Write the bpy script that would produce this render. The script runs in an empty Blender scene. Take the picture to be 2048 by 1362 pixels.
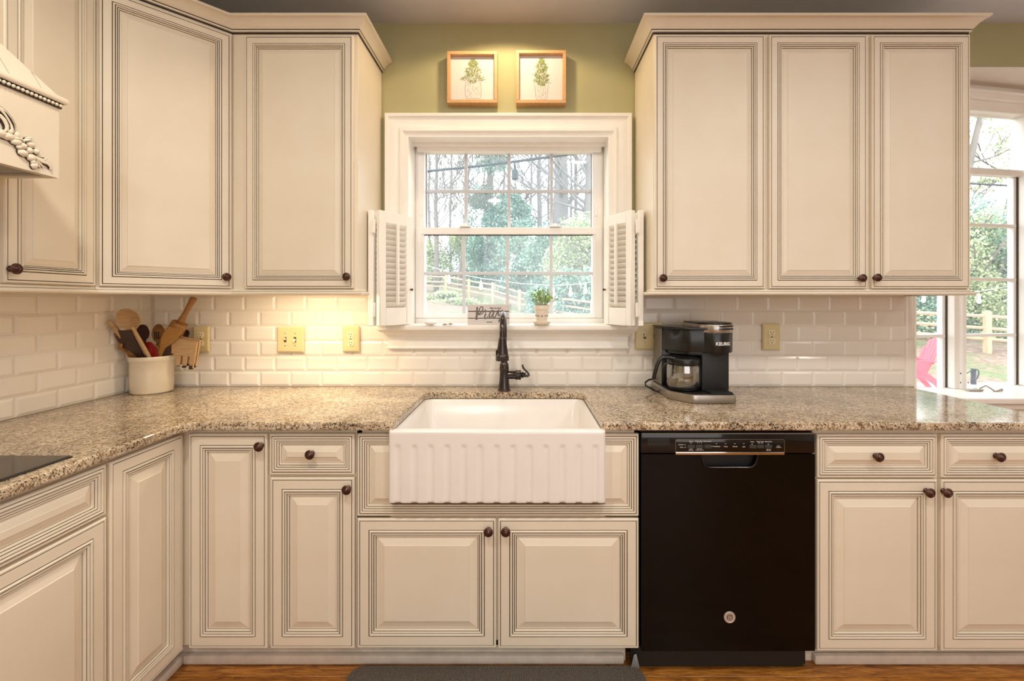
import bpy, bmesh, math, random
import numpy as np
from math import sin, cos, pi, radians, sqrt, atan2
from mathutils import Vector, Matrix, Euler

# ---------------------------------------------------------------- camera, world, lights, exposure
SC = bpy.context.scene
COL = SC.collection
F = 905.0                      # focal length in pixels of the 2048 px wide frame
EYE = 1.34                     # camera height
PX, PY = 1047.0, 603.0         # principal point of the (shifted) view

def X(px, s): return (px - PX) / s
def Z(py, s): return EYE - (py - PY) / s
def Yd(s): return F / s

cam_d = bpy.data.cameras.new('camera')
cam = bpy.data.objects.new('camera', cam_d); COL.objects.link(cam)
cam.location = (0, 0, EYE); cam.rotation_euler = (pi / 2, 0, 0)
cam_d.sensor_fit = 'HORIZONTAL'; cam_d.sensor_width = 36.0
cam_d.lens = F / 2048 * 36.0
cam_d.shift_x = -(PX - 1024) / 2048
cam_d.shift_y = (PY - 681) / 2048
cam_d.clip_start = 0.02; cam_d.clip_end = 300
SC.camera = cam

SC.view_settings.view_transform = 'Standard'
SC.view_settings.look = 'None'
SC.view_settings.gamma = 1.0
SC.view_settings.use_curve_mapping = False
SC.view_settings.exposure = 0.08
SC.cycles.max_bounces = 10
SC.cycles.diffuse_bounces = 5
SC.cycles.glossy_bounces = 4
SC.cycles.transparent_max_bounces = 16
SC.cycles.transmission_bounces = 8
SC.cycles.caustics_reflective = False
SC.cycles.caustics_refractive = False
SC.cycles.sample_clamp_indirect = 6.0

W = bpy.data.worlds.new('overcast_sky'); SC.world = W; W.use_nodes = True
bg = W.node_tree.nodes['Background']
bg.inputs['Color'].default_value = (0.93, 0.97, 1.0, 1); bg.inputs['Strength'].default_value = 5.0

def lamp(name, kind, loc, energy, color, rot=(0, 0, 0), size=None, size_y=None, spot=None, blend=0.4, radius=0.05, shape=None):
    d = bpy.data.lights.new(name, kind); d.energy = energy; d.color = color
    if kind == 'AREA':
        d.shape = shape or ('RECTANGLE' if size_y else 'DISK'); d.size = size
        if size_y: d.size_y = size_y
    if kind == 'SPOT':
        d.spot_size = spot; d.spot_blend = blend; d.shadow_soft_size = radius
    if kind == 'POINT': d.shadow_soft_size = radius
    o = bpy.data.objects.new(name, d); COL.objects.link(o); o.location = loc; o.rotation_euler = rot
    return o
WARM = (1.0, 0.82, 0.58); SOFT = (1.0, 0.955, 0.89); DAY = (0.985, 0.99, 1.0)
# added soft daylight fill behind the camera, in place of unseen windows
lamp('rear_fill_light', 'AREA', (0.9, -3.05, 1.55), 38, DAY, rot=(radians(90), 0, 0), size=3.2, size_y=1.9)
# recessed lamps of the ceiling
for i, (lx, ly, e) in enumerate([(-0.75, 0.55, 16.5), (0.55, 0.45, 13.5), (1.75, 0.5, 10.5), (-0.4, -1.3, 18), (1.6, -1.3, 17), (3.2, -0.2, 8)]):
    lamp('recessed_lamp', 'AREA', (lx, ly, 2.725), e, (1.0, 0.92, 0.78) if lx < -0.5 and ly > 0 else SOFT, size=0.16)
# the recessed lamp over the sink, close to the wall
lamp('sink_lamp', 'SPOT', (-0.085, 1.965, 2.728), 17, (1.0, 0.76, 0.46), spot=radians(152), blend=0.25, radius=0.035)
# the strip lamp under the left cabinet
lamp('strip_lamp', 'AREA', (-1.0, 1.99, 1.366), 2.6, (1.0, 0.80, 0.52), rot=(radians(12), 0, 0), size=0.46, size_y=0.02)

# ---------------------------------------------------------------- mesh helpers
class M:
    """collects faces; build() links them as ONE mesh object"""
    def __init__(s): s.v = []; s.f = []; s.m = []
    def add(s, vs, fs, mat=0):
        b = len(s.v); s.v += [tuple(p) for p in vs]
        for f in fs: s.f.append([b + i for i in f]); s.m.append(mat)
    def box(s, x0, x1, y0, y1, z0, z1, mat=0, bev=0, seg=1):
        if bev:
            bm = bmesh.new(); bmesh.ops.create_cube(bm, size=1)
            for v in bm.verts: v.co = Vector(((x0 + x1) / 2 + v.co.x * (x1 - x0), (y0 + y1) / 2 + v.co.y * (y1 - y0), (z0 + z1) / 2 + v.co.z * (z1 - z0)))
            bmesh.ops.bevel(bm, geom=bm.edges[:], offset=bev, segments=seg, affect='EDGES', profile=0.5)
            s.bm(bm, mat); return
        s.add([(x, y, z) for z in (z0, z1) for y in (y0, y1) for x in (x0, x1)],
              [(0, 2, 3, 1), (4, 5, 7, 6), (0, 1, 5, 4), (2, 6, 7, 3), (0, 4, 6, 2), (1, 3, 7, 5)], mat)
    def bm(s, bm, mat=0):
        bm.verts.index_update()
        s.add([v.co[:] for v in bm.verts], [[v.index for v in f.verts] for f in bm.faces], mat); bm.free()
    def loft(s, rings, mat=0, cap0=False, cap1=False, closed=True, mats=None):
        n = len(rings[0]); b = len(s.v)
        for r in rings: s.v += [tuple(p) for p in r]
        for i in range(len(rings) - 1):
            for j in range(n if closed else n - 1):
                k = (j + 1) % n
                s.f.append([b + i * n + j, b + i * n + k, b + (i + 1) * n + k, b + (i + 1) * n + j]); s.m.append(mats[i] if mats else mat)
        if cap0: s.f.append([b + j for j in range(n)][::-1]); s.m.append(mats[0] if mats else mat)
        if cap1: s.f.append([b + (len(rings) - 1) * n + j for j in range(n)]); s.m.append(mats[-1] if mats else mat)
    def lathe(s, prof, o=(0, 0, 0), rot=None, n=20, mat=0, sx=1, sy=1, cap=True):
        R = rot or Matrix.Identity(3); O = Vector(o)
        rings = [[O + R @ Vector((r * sx * cos(2 * pi * j / n), r * sy * sin(2 * pi * j / n), z)) for j in range(n)] for r, z in prof]
        s.loft(rings, mat, cap0=cap, cap1=cap)
    def tube(s, pts, r, n=8, mat=0, cap=True, flat=None):
        P = [Vector(p) for p in pts]; rs = r if isinstance(r, (list, tuple)) else [r] * len(P)
        rings = []; ref = None
        for i, p in enumerate(P):
            t = (P[min(i + 1, len(P) - 1)] - P[max(i - 1, 0)]).normalized()
            if ref is None:
                ref = Vector((0, 1, 0)) if abs(t.y) < 0.9 else Vector((1, 0, 0))
            a = (ref - t * ref.dot(t)).normalized(); b = t.cross(a); ref = a
            k = flat if flat else 1
            rings.append([p + (a * cos(2 * pi * j / n) * k + b * sin(2 * pi * j / n)) * rs[i] for j in range(n)])
        s.loft(rings, mat, cap0=cap, cap1=cap)
    def ball(s, c, r, mat=0, n=10, k=6, R=None):
        rx, ry, rz = (r, r, r) if not isinstance(r, (tuple, list)) else r
        R = R or Matrix.Identity(3); c = Vector(c); rings = []
        for i in range(k + 1):
            a = -pi / 2 + pi * i / k; ca = max(cos(a), 0.02)
            rings.append([c + R @ Vector((rx * ca * cos(2 * pi * j / n), ry * ca * sin(2 * pi * j / n), rz * sin(a))) for j in range(n)])
        s.loft(rings, mat, True, True)
    def prism(s, poly, lo, hi, mp, mat=0, bev=0, seg=2):
        """poly: 2-D points; mp(u, v, w) -> point; w runs lo..hi; bev rounds the rim"""
        bm = bmesh.new()
        vs = [bm.verts.new((u, v, lo)) for u, v in poly]
        f = bm.faces.new(vs)
        r = bmesh.ops.extrude_face_region(bm, geom=[f])
        for e in r['geom']:
            if isinstance(e, bmesh.types.BMVert): e.co.z = hi
        if bev:
            es = [e for e in bm.edges if abs(e.verts[0].co.z - e.verts[1].co.z) < 1e-9]
            bmesh.ops.bevel(bm, geom=es, offset=bev, segments=seg, affect='EDGES', profile=0.5)
        for v in bm.verts: v.co = Vector(mp(*v.co))
        s.bm(bm, mat)
    def xform(s, fn): s.v = [tuple(fn(Vector(p))) for p in s.v]; return s
    def mesh(s, name, mats, smooth=40, fix=True):
        me = bpy.data.meshes.new(name); me.from_pydata(s.v, [], s.f)
        for m in (mats if isinstance(mats, (list, tuple)) else [mats]): me.materials.append(m)
        me.polygons.foreach_set('material_index', s.m)
        if fix:
            bm = bmesh.new(); bm.from_mesh(me); bmesh.ops.recalc_face_normals(bm, faces=bm.faces[:]); bm.to_mesh(me); bm.free()
        if smooth:
            me.polygons.foreach_set('use_smooth', [True] * len(me.polygons)); me.set_sharp_from_angle(angle=radians(smooth))
        me.update(); return me

WP = {}                                        # world matrix of everything built
def link(name, data, parent=None, loc=(0, 0, 0), rz=0.0, world=True, rot=None):
    """loc and rot are in world space when world is True, else in the parent's space"""
    o = bpy.data.objects.new(name, data); COL.objects.link(o)
    m = Matrix.Translation(loc) @ ((rot.to_4x4() if rot else Matrix.Rotation(rz, 4, 'Z')))
    if parent is not None:
        o.parent = parent
        loc_m = (WP[parent.name].inverted() @ m) if world else m
        o.matrix_local = loc_m
        WP[o.name] = WP[parent.name] @ loc_m
    else:
        o.matrix_local = m; WP[o.name] = m
    return o
def obj(name, mb, mats, parent=None, smooth=40, label=None, kind=None, loc=(0, 0, 0), rz=0.0, world=True, fix=True, rot=None):
    o = link(name, mb.mesh(name, mats, smooth, fix) if isinstance(mb, M) else mb, parent, loc, rz, world, rot)
    if label: o['label'] = label
    if kind: o['kind'] = kind
    return o
def part(name, mb, mats, parent, **k):         # geometry given in the parent's own space
    return obj(name, mb, mats, parent, world=False, **k)
def tag(o, label, cat, group=None, kind=None):
    o['label'] = label; o['category'] = cat
    if group: o['group'] = group
    if kind: o['kind'] = kind
    return o
def thing(name, label, cat, loc=(0, 0, 0), rz=0.0, group=None, rot=None):
    return tag(link(name, None, None, loc, rz, rot=rot), label, cat, group)
def struct(name, mb, mats, parent=None, smooth=40, **k):
    return obj(name, mb, mats, parent, smooth, kind='structure', **k)
def wmesh(mb, parent):                         # world-space geometry moved into a parent's space
    inv = WP[parent.name].inverted(); return mb.xform(lambda p: inv @ p)
def wpart(name, mb, mats, parent, **k): return part(name, wmesh(mb, parent), mats, parent, **k)

def text_into(mb, s, size, mp, mat=0, align='CENTER', ext=0.0002, bold=0.0):
    """built-in font; mp(u, v, w) maps the text plane to the space of mb"""
    c = bpy.data.curves.new('lettering', 'FONT'); c.body = s; c.size = size; c.align_x = align; c.align_y = 'CENTER'; c.extrude = ext; c.offset = bold
    c.resolution_u = 3
    o = bpy.data.objects.new('lettering', c); COL.objects.link(o)
    dg = bpy.context.evaluated_depsgraph_get(); me = o.evaluated_get(dg).to_mesh()
    mb.add([mp(*v.co) for v in me.vertices], [list(p.vertices) for p in me.polygons], mat)
    o.evaluated_get(dg).to_mesh_clear(); bpy.data.objects.remove(o); bpy.data.curves.remove(c)

# ---------------------------------------------------------------- materials
def srgb(r, g, b):
    f = lambda c: (c / 255 / 12.92) if c / 255 <= 0.04045 else ((c / 255 + 0.055) / 1.055) ** 2.4
    return (f(r), f(g), f(b), 1)
class Mat:
    def __init__(s, name):
        s.m = bpy.data.materials.new(name); s.m.use_nodes = True; s.t = s.m.node_tree; s.b = s.t.nodes['Principled BSDF']
    def n(s, typ, **k):
        nd = s.t.nodes.new(typ)
        for a, v in k.items():
            if a in nd.inputs: nd.inputs[a].default_value = v
            else: setattr(nd, a, v)
        return nd
    def l(s, a, b): s.t.links.new(a, b)
    def coord(s, scale=(1, 1, 1), kind='Object', rot=(0, 0, 0)):
        tc = s.n('ShaderNodeTexCoord'); mp = s.n('ShaderNodeMapping'); mp.inputs['Scale'].default_value = scale; mp.inputs['Rotation'].default_value = rot
        s.l(tc.outputs[kind], mp.inputs['Vector']); return mp.outputs['Vector']
    def noise(s, vec, scale, detail=4, rough=0.55, dist=0):
        nd = s.n('ShaderNodeTexNoise'); nd.inputs['Scale'].default_value = scale; nd.inputs['Detail'].default_value = detail
        nd.inputs['Roughness'].default_value = rough; nd.inputs['Distortion'].default_value = dist
        if vec: s.l(vec, nd.inputs['Vector'])
        return nd.outputs['Fac']
    def ramp(s, fac, stops, interp='LINEAR'):
        nd = s.n('ShaderNodeValToRGB'); cr = nd.color_ramp; cr.interpolation = interp
        while len(cr.elements) < len(stops): cr.elements.new(0.5)
        for e, (p, c) in zip(cr.elements, stops): e.position = p; e.color = c
        s.l(fac, nd.inputs['Fac']); return nd.outputs['Color']
    def mix(s, fac, a, b, mode='MIX'):
        nd = s.n('ShaderNodeMix'); nd.data_type = 'RGBA'; nd.blend_type = mode
        for sock, v in ((nd.inputs[0], fac), (nd.inputs[6], a), (nd.inputs[7], b)):
            if hasattr(v, 'node'): s.l(v, sock)
            else: sock.default_value = v
        return nd.outputs[2]
    def bump(s, h, strength=0.2, dist=0.002):
        nd = s.n('ShaderNodeBump'); nd.inputs['Strength'].default_value = strength; nd.inputs['Distance'].default_value = dist
        s.l(h, nd.inputs['Height']); s.l(nd.outputs['Normal'], s.b.inputs['Normal'])
    def set(s, **k):
        for a, v in k.items():
            sock = s.b.inputs[a.replace('_', ' ')]
            if hasattr(v, 'node'): s.l(v, sock)
            else: sock.default_value = v
        return s
W1, B1 = (1, 1, 1, 1), (0, 0, 0, 1)
def plain(name, col, rough=0.5, metal=0.0, vary=0.06, scale=12, spec=0.5, coat=0.0, bump=0.0, bscale=200):
    m = Mat(name); v = m.coord()
    f = m.noise(v, scale, 3)
    lo = tuple(c * (1 - vary) for c in col[:3]) + (1,); hi = tuple(min(1, c * (1 + vary)) for c in col[:3]) + (1,)
    m.set(Base_Color=m.ramp(f, [(0.3, lo), (0.7, hi)]), Roughness=rough, Metallic=metal)
    m.b.inputs['Specular IOR Level'].default_value = spec
    m.b.inputs['Coat Weight'].default_value = coat
    if bump: m.bump(m.noise(v, bscale, 2), bump, 0.001)
    return m.m
def wood(name, dark, light, scale=(3, 3, 40), rough=0.5, ring=6.0, rot=(0, 0, 0)):
    m = Mat(name); v = m.coord(scale, rot=rot)
    f = m.noise(v, ring, 5, 0.6, 1.2); g = m.noise(v, ring * 6, 3, 0.6)
    c = m.ramp(f, [(0.25, dark), (0.75, light)])
    m.set(Base_Color=m.mix(0.25, c, m.ramp(g, [(0.3, dark), (0.7, light)])), Roughness=rough)
    m.bump(g, 0.12, 0.001); return m.m
def build_granite():
    m = Mat('granite'); v = m.coord()
    a = m.noise(v, 34, 5, 0.7, 0.5); b = m.noise(v, 120, 3, 0.65, 0.2); d = m.noise(v, 6, 3, 0.6)
    base = m.ramp(a, [(0.30, srgb(116, 92, 70)), (0.44, srgb(178, 152, 120)), (0.58, srgb(206, 186, 158)), (0.72, srgb(150, 138, 128))])
    base = m.mix(m.ramp(b, [(0.46, B1), (0.60, W1)]), base, srgb(226, 213, 188))
    base = m.mix(m.ramp(m.noise(v, 85, 3, 0.7), [(0.54, B1), (0.60, W1)]), base, srgb(128, 104, 76))
    base = m.mix(m.ramp(m.noise(v, 190, 2, 0.55), [(0.57, B1), (0.62, W1)]), base, srgb(72, 54, 42))
    k = m.mix(m.ramp(d, [(0.46, B1), (0.62, W1)]), B1, m.ramp(m.noise(v, 120, 3, 0.7), [(0.52, B1), (0.57, W1)]))
    base = m.mix(k, base, srgb(44, 36, 33))
    m.set(Base_Color=base, Roughness=0.10); m.b.inputs['Specular IOR Level'].default_value = 0.6
    m.bump(b, 0.012, 0.0004); return m.m
def build_floorwood():
    m = Mat('pine_plank'); v = m.coord((1.2, 9, 9), rot=(0, 0, 0))
    oi = m.n('ShaderNodeObjectInfo')
    ad = m.n('ShaderNodeVectorMath', operation='ADD'); m.l(v, ad.inputs[0]); m.l(oi.outputs['Random'], ad.inputs[1])
    w = ad.outputs[0]
    f = m.noise(w, 4.5, 6, 0.65, 1.6); g = m.noise(w, 26, 4, 0.7)
    c = m.ramp(f, [(0.28, srgb(84, 48, 16)), (0.48, srgb(156, 98, 36)), (0.7, srgb(200, 138, 60))])
    c = m.mix(m.ramp(g, [(0.55, B1), (0.75, W1)]), c, srgb(78, 42, 20))
    m.set(Base_Color=c, Roughness=0.32); m.bump(g, 0.15, 0.001); return m.m
def build_paint():
    m = Mat('cream_paint'); v = m.coord()
    f = m.noise(v, 5, 3); g = m.noise(v, 160, 2)
    c = m.ramp(f, [(0.3, srgb(227, 216, 196)), (0.7, srgb(232, 222, 204))])
    m.set(Base_Color=c, Roughness=0.42); m.bump(g, 0.03, 0.0006); return m.m
def build_tile():
    m = Mat('tile_glaze'); v = m.coord(); oi = m.n('ShaderNodeObjectInfo')
    c = m.ramp(oi.outputs['Random'], [(0.0, srgb(236, 229, 219)), (1.0, srgb(242, 236, 227))])
    m.set(Base_Color=c, Roughness=0.16); m.bump(m.noise(v, 25, 2), 0.04, 0.002); return m.m
def build_leaf(name, stops, trans=0.35):
    m = Mat(name); g = m.n('ShaderNodeNewGeometry')
    c = m.ramp(g.outputs['Random Per Island'], stops)
    m.set(Base_Color=c, Roughness=0.55)
    tr = m.n('ShaderNodeBsdfTranslucent'); m.l(c, tr.inputs['Color'])
    mx = m.n('ShaderNodeMixShader'); mx.inputs[0].default_value = trans
    out = [x for x in m.t.nodes if x.type == 'OUTPUT_MATERIAL'][0]
    m.l(m.b.outputs[0], mx.inputs[1]); m.l(tr.outputs[0], mx.inputs[2]); m.l(mx.outputs[0], out.inputs[0]); return m.m
def build_glass(name, tint=(1, 1, 1, 1), veil=0.0, refl=0.04):  # a pale translucent share imitates the haze of sky flare
    m = Mat(name); fc = m.n('ShaderNodeLayerWeight'); fc.inputs['Blend'].default_value = 0.5
    pw = m.n('ShaderNodeMath', operation='POWER'); m.l(fc.outputs['Facing'], pw.inputs[0]); pw.inputs[1].default_value = 5.0
    lw = m.n('ShaderNodeMath', operation='MULTIPLY_ADD'); m.l(pw.outputs[0], lw.inputs[0]); lw.inputs[1].default_value = 0.9; lw.inputs[2].default_value = refl
    tr = m.n('ShaderNodeBsdfTransparent'); tr.inputs['Color'].default_value = tint
    gl = m.n('ShaderNodeBsdfGlossy'); gl.inputs['Roughness'].default_value = 0.02
    mx = m.n('ShaderNodeMixShader'); out = [x for x in m.t.nodes if x.type == 'OUTPUT_MATERIAL'][0]
    du = m.n('ShaderNodeBsdfTranslucent'); du.inputs['Color'].default_value = (0.66, 0.84, 0.92, 1); md = m.n('ShaderNodeMixShader'); md.inputs[0].default_value = veil
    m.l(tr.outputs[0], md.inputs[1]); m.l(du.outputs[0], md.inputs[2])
    m.l(lw.outputs[0], mx.inputs[0]); m.l(md.outputs[0], mx.inputs[1]); m.l(gl.outputs[0], mx.inputs[2]); m.l(mx.outputs[0], out.inputs[0]); return m.m
def build_black(name='black_gloss'):
    m = Mat(name); v = m.coord(); g = m.noise(v, 900, 1)
    m.set(Base_Color=m.ramp(m.noise(v, 500, 2), [(0.66, srgb(7, 6, 6)), (0.80, srgb(40, 36, 34))]), Roughness=0.13); m.b.inputs['Specular IOR Level'].default_value = 0.24
    m.bump(g, 0.06, 0.0004); return m.m
def build_mat():
    m = Mat('woven_mat'); v = m.coord((1, 1, 1))
    w1 = m.n('ShaderNodeTexWave'); w1.inputs['Scale'].default_value = 80; w1.bands_direction = 'X'; m.l(v, w1.inputs['Vector'])
    w2 = m.n('ShaderNodeTexWave'); w2.inputs['Scale'].default_value = 80; w2.bands_direction = 'Y'; m.l(v, w2.inputs['Vector'])
    f = m.mix(0.5, w1.outputs['Color'], w2.outputs['Color']); f2 = m.mix(0.45, f, m.noise(v, 240, 2))
    m.set(Base_Color=m.ramp(f2, [(0.36, srgb(46, 40, 36)), (0.60, srgb(88, 79, 70)), (0.72, srgb(166, 154, 138))]), Roughness=0.85); m.bump(f, 0.5, 0.002); return m.m
def build_ground():
    m = Mat('leaf_litter'); v = m.coord()
    a = m.noise(v, 0.5, 4, 0.6); b = m.noise(v, 9, 5, 0.7); 
    lit = m.ramp(b, [(0.3, srgb(84, 66, 54)), (0.5, srgb(128, 106, 90)), (0.7, srgb(168, 144, 128))])
    grs = m.ramp(b, [(0.3, srgb(74, 86, 54)), (0.7, srgb(122, 128, 84))])
    m.set(Base_Color=m.mix(m.ramp(a, [(0.48, B1), (0.6, W1)]), lit, grs), Roughness=0.9); m.bump(b, 0.6, 0.05); return m.m
def emit(name, col, strength):
    m = Mat(name); m.set(Base_Color=col); m.b.inputs['Emission Color'].default_value = col; m.b.inputs['Emission Strength'].default_value = strength; return m.m

paint = build_paint(); glaze = plain('dark_glaze', srgb(44, 31, 19), 0.5, vary=0.35, scale=30)
granite = build_granite(); tile = build_tile(); grout = plain('grout', srgb(228, 218, 205), 0.8)
olive = plain('olive_wall_paint', srgb(178, 173, 131), 0.75, vary=0.02, bump=0.05, bscale=300)
white_wall = plain('white_wall_paint', srgb(226, 216, 204), 0.7, vary=0.02)
ceil_m = plain('ceiling_paint', srgb(204, 204, 211), 0.85, vary=0.02)
white_trim = plain('white_trim_paint', srgb(243, 239, 232), 0.32, vary=0.02)
vinyl = plain('white_vinyl', srgb(241, 239, 237), 0.35, vary=0.01)
grille_m = plain('shaded_white_grille', srgb(206, 208, 214), 0.4, vary=0.01); seal_m = plain('dark_weatherstrip', srgb(66, 54, 42), 0.6)  # grille: white bars greyed in the colour to look shadowed against the sky
shutter_m = plain('shutter_paint', srgb(244, 240, 232), 0.35, vary=0.02)
kick_m = plain('scuffed_white_paint', srgb(222, 214, 202), 0.55, vary=0.10, scale=18)
bronze = plain('oil_rubbed_bronze', srgb(88, 58, 47), 0.26, metal=0.5, vary=0.25, scale=60)
faucet_m = plain('dark_bronze', srgb(72, 66, 64), 0.2, metal=0.75, vary=0.2, scale=30)
copper = plain('worn_copper_edge', srgb(120, 78, 62), 0.3, metal=0.8)
porcelain = plain('fireclay', srgb(238, 234, 230), 0.2, vary=0.015)
black_gloss = build_black(); black_plain = plain('black_plastic', srgb(20, 19, 19), 0.28, vary=0.2, scale=50)
black_soft = plain('black_textured_plastic', srgb(26, 25, 25), 0.5, vary=0.3, scale=300, bump=0.2, bscale=900)
black_panel = plain('black_panel', srgb(10, 11, 11), 0.08, vary=0.1)
pocket_m = plain('recess_black', srgb(7, 7, 7), 0.5)
btn_m = plain('button_grey', srgb(52, 56, 54), 0.4)
steel = plain('brushed_steel', srgb(176, 168, 160), 0.28, metal=0.9, vary=0.08, scale=80)
badge_m = plain('satin_silver', srgb(196, 184, 174), 0.35, metal=0.25)
chrome = plain('chrome', srgb(210, 200, 188), 0.08, metal=1.0, vary=0.02)
ivory = plain('ivory_plastic', srgb(222, 205, 158), 0.35, vary=0.02)
ivory_lt = plain('ivory_plastic_light', srgb(236, 224, 188), 0.35, vary=0.02)
slot_m = plain('outlet_slot', srgb(54, 44, 30), 0.6)
floor_m = build_floorwood(); mat_m = build_mat(); ground_m = build_ground()
patio_m = plain('pale_patio', srgb(146, 136, 128), 0.85, vary=0.06, scale=3)
glass = build_glass('window_glass', veil=0.035); glass_veiled = build_glass('veiled_window_glass', veil=0.075); carafe_glass = build_glass('carafe_glass', (0.86, 0.84, 0.80, 1)); pot_glass = build_glass('coffee_pot_glass', (0.9, 0.88, 0.84, 1), 0.10, 0.30)  # panes carry the washed-out outdoor haze in the material, the pot extra brightness
lettering_w = plain('white_print', srgb(232, 230, 226), 0.5); lettering_k = plain('dark_print', srgb(44, 36, 34), 0.6); lettering_g = plain('grey_print', srgb(112, 106, 100), 0.6)
stone_ware = plain('stoneware', srgb(226, 213, 190), 0.2, vary=0.03, scale=8, coat=0.2)
pine = wood('pale_wood', srgb(160, 122, 82), srgb(212, 178, 132)); honey_wood = wood('honey_wood', srgb(138, 92, 40), srgb(200, 148, 76)); frame_w = wood('frame_wood', srgb(186, 142, 96), srgb(220, 178, 128), scale=(20, 3, 20))
olive_wood = wood('golden_wood', srgb(118, 78, 38), srgb(178, 130, 72)); walnut = wood('dark_stained_wood', srgb(42, 26, 22), srgb(84, 54, 42))
plum_wood = wood('plum_brown_wood', srgb(56, 30, 30), srgb(92, 54, 50)); red_m = plain('red_silicone', srgb(150, 26, 30), 0.35)
char_wood = plain('charred_tip', srgb(72, 42, 26), 0.6)
soil_m = plain('potting_soil', srgb(44, 34, 28), 0.9, vary=0.3, scale=80)
pot_m = plain('cream_pottery', srgb(232, 220, 202), 0.3, vary=0.02); pot_print = plain('pot_print', srgb(70, 72, 92), 0.5)
herb_m = build_leaf('herb_leaf', [(0.0, srgb(70, 120, 40)), (0.5, srgb(128, 176, 72)), (0.9, srgb(186, 214, 116)), (1.0, srgb(40, 54, 34))])
paper_m = plain('print_paper', srgb(216, 210, 208), 0.7, vary=0.01)
needle_m = build_leaf('printed_green', [(0.0, srgb(52, 76, 36)), (0.5, srgb(112, 136, 62)), (1.0, srgb(176, 182, 110))], 0.0)
ink_m = plain('printed_brown', srgb(140, 108, 86), 0.7, vary=0.2)
fence_w = plain('weathered_pine', srgb(186, 158, 126), 0.8, vary=0.12, scale=6)
bark_m = plain('grey_bark', srgb(116, 110, 108), 0.9, vary=0.15, scale=4); bark_d = plain('brown_bark', srgb(112, 102, 94), 0.9, vary=0.2, scale=5)
leaf_ivy = build_leaf('ivy_leaf', [(0.0, srgb(78, 116, 106)), (0.45, srgb(122, 160, 144)), (0.8, srgb(170, 198, 176)), (1.0, srgb(210, 222, 204))])
leaf_lt = build_leaf('pale_leaf', [(0.0, srgb(138, 158, 118)), (0.5, srgb(180, 192, 148)), (1.0, srgb(218, 220, 186))])
leaf_tan = build_leaf('dry_leaf', [(0.0, srgb(146, 128, 100)), (0.5, srgb(186, 168, 138)), (1.0, srgb(206, 198, 168))])
chair_m = plain('red_plastic', srgb(226, 72, 92), 0.4); navy_m = plain('blue_black_enamel', srgb(40, 42, 58), 0.35)
cable_m = plain('dark_cable', srgb(38, 38, 44), 0.6); cable_w = plain('white_cable', srgb(226, 226, 226), 0.6)
bulb_m = emit('lit_bulb', (1, 0.97, 0.93, 1), 4.0); strip_m = emit('strip_lens', (1.0, 0.82, 0.55, 1), 7.0); lens_m = emit('lamp_lens', (1.0, 0.85, 0.65, 1), 6.0)
crank_m = plain('pale_grey_metal', srgb(176, 168, 156), 0.4, metal=0.3)
iron_m = plain('grey_cast_metal', srgb(138, 132, 122), 0.45, metal=0.5); tin_m = plain('dull_tin', srgb(172, 174, 178), 0.35, metal=0.7)
soap_m = plain('white_soap', srgb(240, 238, 234), 0.25, vary=0.01)
cook_glass = plain('cooktop_glass', srgb(28, 27, 27), 0.06, vary=0.05)
hood_under = plain('hood_lining', srgb(150, 150, 148), 0.4, metal=0.3)
# ---------------------------------------------------------------- room shell
YW, YP = 2.268, 2.276            # tile face and plaster face of the back wall
XL, XP = -1.860, -1.868          # tile face and plaster face of the left wall
CT, CB = 0.914, 0.884            # worktop top and underside
CEIL = 2.74
WX0, WX1, WZ0, WZ1 = -0.585, 0.435, 1.196, 2.173      # kitchen window hole
XE = 1.962                       # where the back wall ends at the bay

fl = M(); fl.box(-2.05, 4.6, -3.2, 2.5, -0.16, -0.014)
floor = struct('floor', fl, plain('subfloor', srgb(70, 44, 24), 0.8))
rnd = random.Random(4)
plank_meshes = []
for L in (1.7, 2.1, 2.5):
    b = M(); b.box(0, L - 0.002, 0, 0.125, -0.0135, 0, bev=0.0015); plank_meshes.append((L, b.mesh('plank', floor_m)))
row = 0; y = -3.19
while y < 2.26:
    x = -2.04 - rnd.random() * 1.2
    while x < 4.55:
        L, me = rnd.choice(plank_meshes)
        if x > -2.05 and x + L < 4.6: link('plank', me, floor, (x, y, 0))
        else:
            a, e = max(x, -2.05), min(x + L, 4.6)
            if e - a > 0.05:
                b = M(); b.box(0, e - a - 0.002, 0, 0.125, -0.0135, 0, bev=0.0015); link('plank', b.mesh('plank', floor_m), floor, (a, y, 0))
        x += L
    y += 0.1265

c = M(); c.box(-2.05, 4.6, -3.2, 2.276, CEIL, CEIL + 0.12); struct('ceiling', c, ceil_m)
w = M(); w.box(-2.02, WX0, YP, 2.48, 0, CEIL); w.box(WX0, WX1, YP, 2.48, 0, WZ0); w.box(WX0, WX1, YP, 2.48, WZ1, CEIL)
w.box(WX1, XE, YP, 2.48, 0, CEIL); w.box(XE, 4.5, YP, 2.44, 2.524, CEIL)
wall_back = struct('wall_back', w, olive, smooth=0)
w = M(); w.box(-2.02, XP, -3.2, YP, 0, CEIL); wall_left = struct('wall_left', w, olive, smooth=0)
w = M(); w.box(4.5, 4.62, -3.2, 3.2, 0, CEIL); struct('wall_right', w, white_wall, smooth=0)
w = M(); w.box(-2.02, 4.62, -3.32, -3.2, 0, CEIL); struct('wall_rear', w, white_wall, smooth=0)
w = M(); w.box(XE, 4.5, 2.235, 2.31, 0, 0.836); w.box(XE, 4.5, 2.215, 2.24, 0.812, 0.836); w.box(XE, 4.5, 2.226, 2.24, 0.79, 0.812); w.box(XE, 4.5, 2.226, 2.24, 0.69, 0.70)
struct('wall_bay', w, white_wall, smooth=0)
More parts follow.
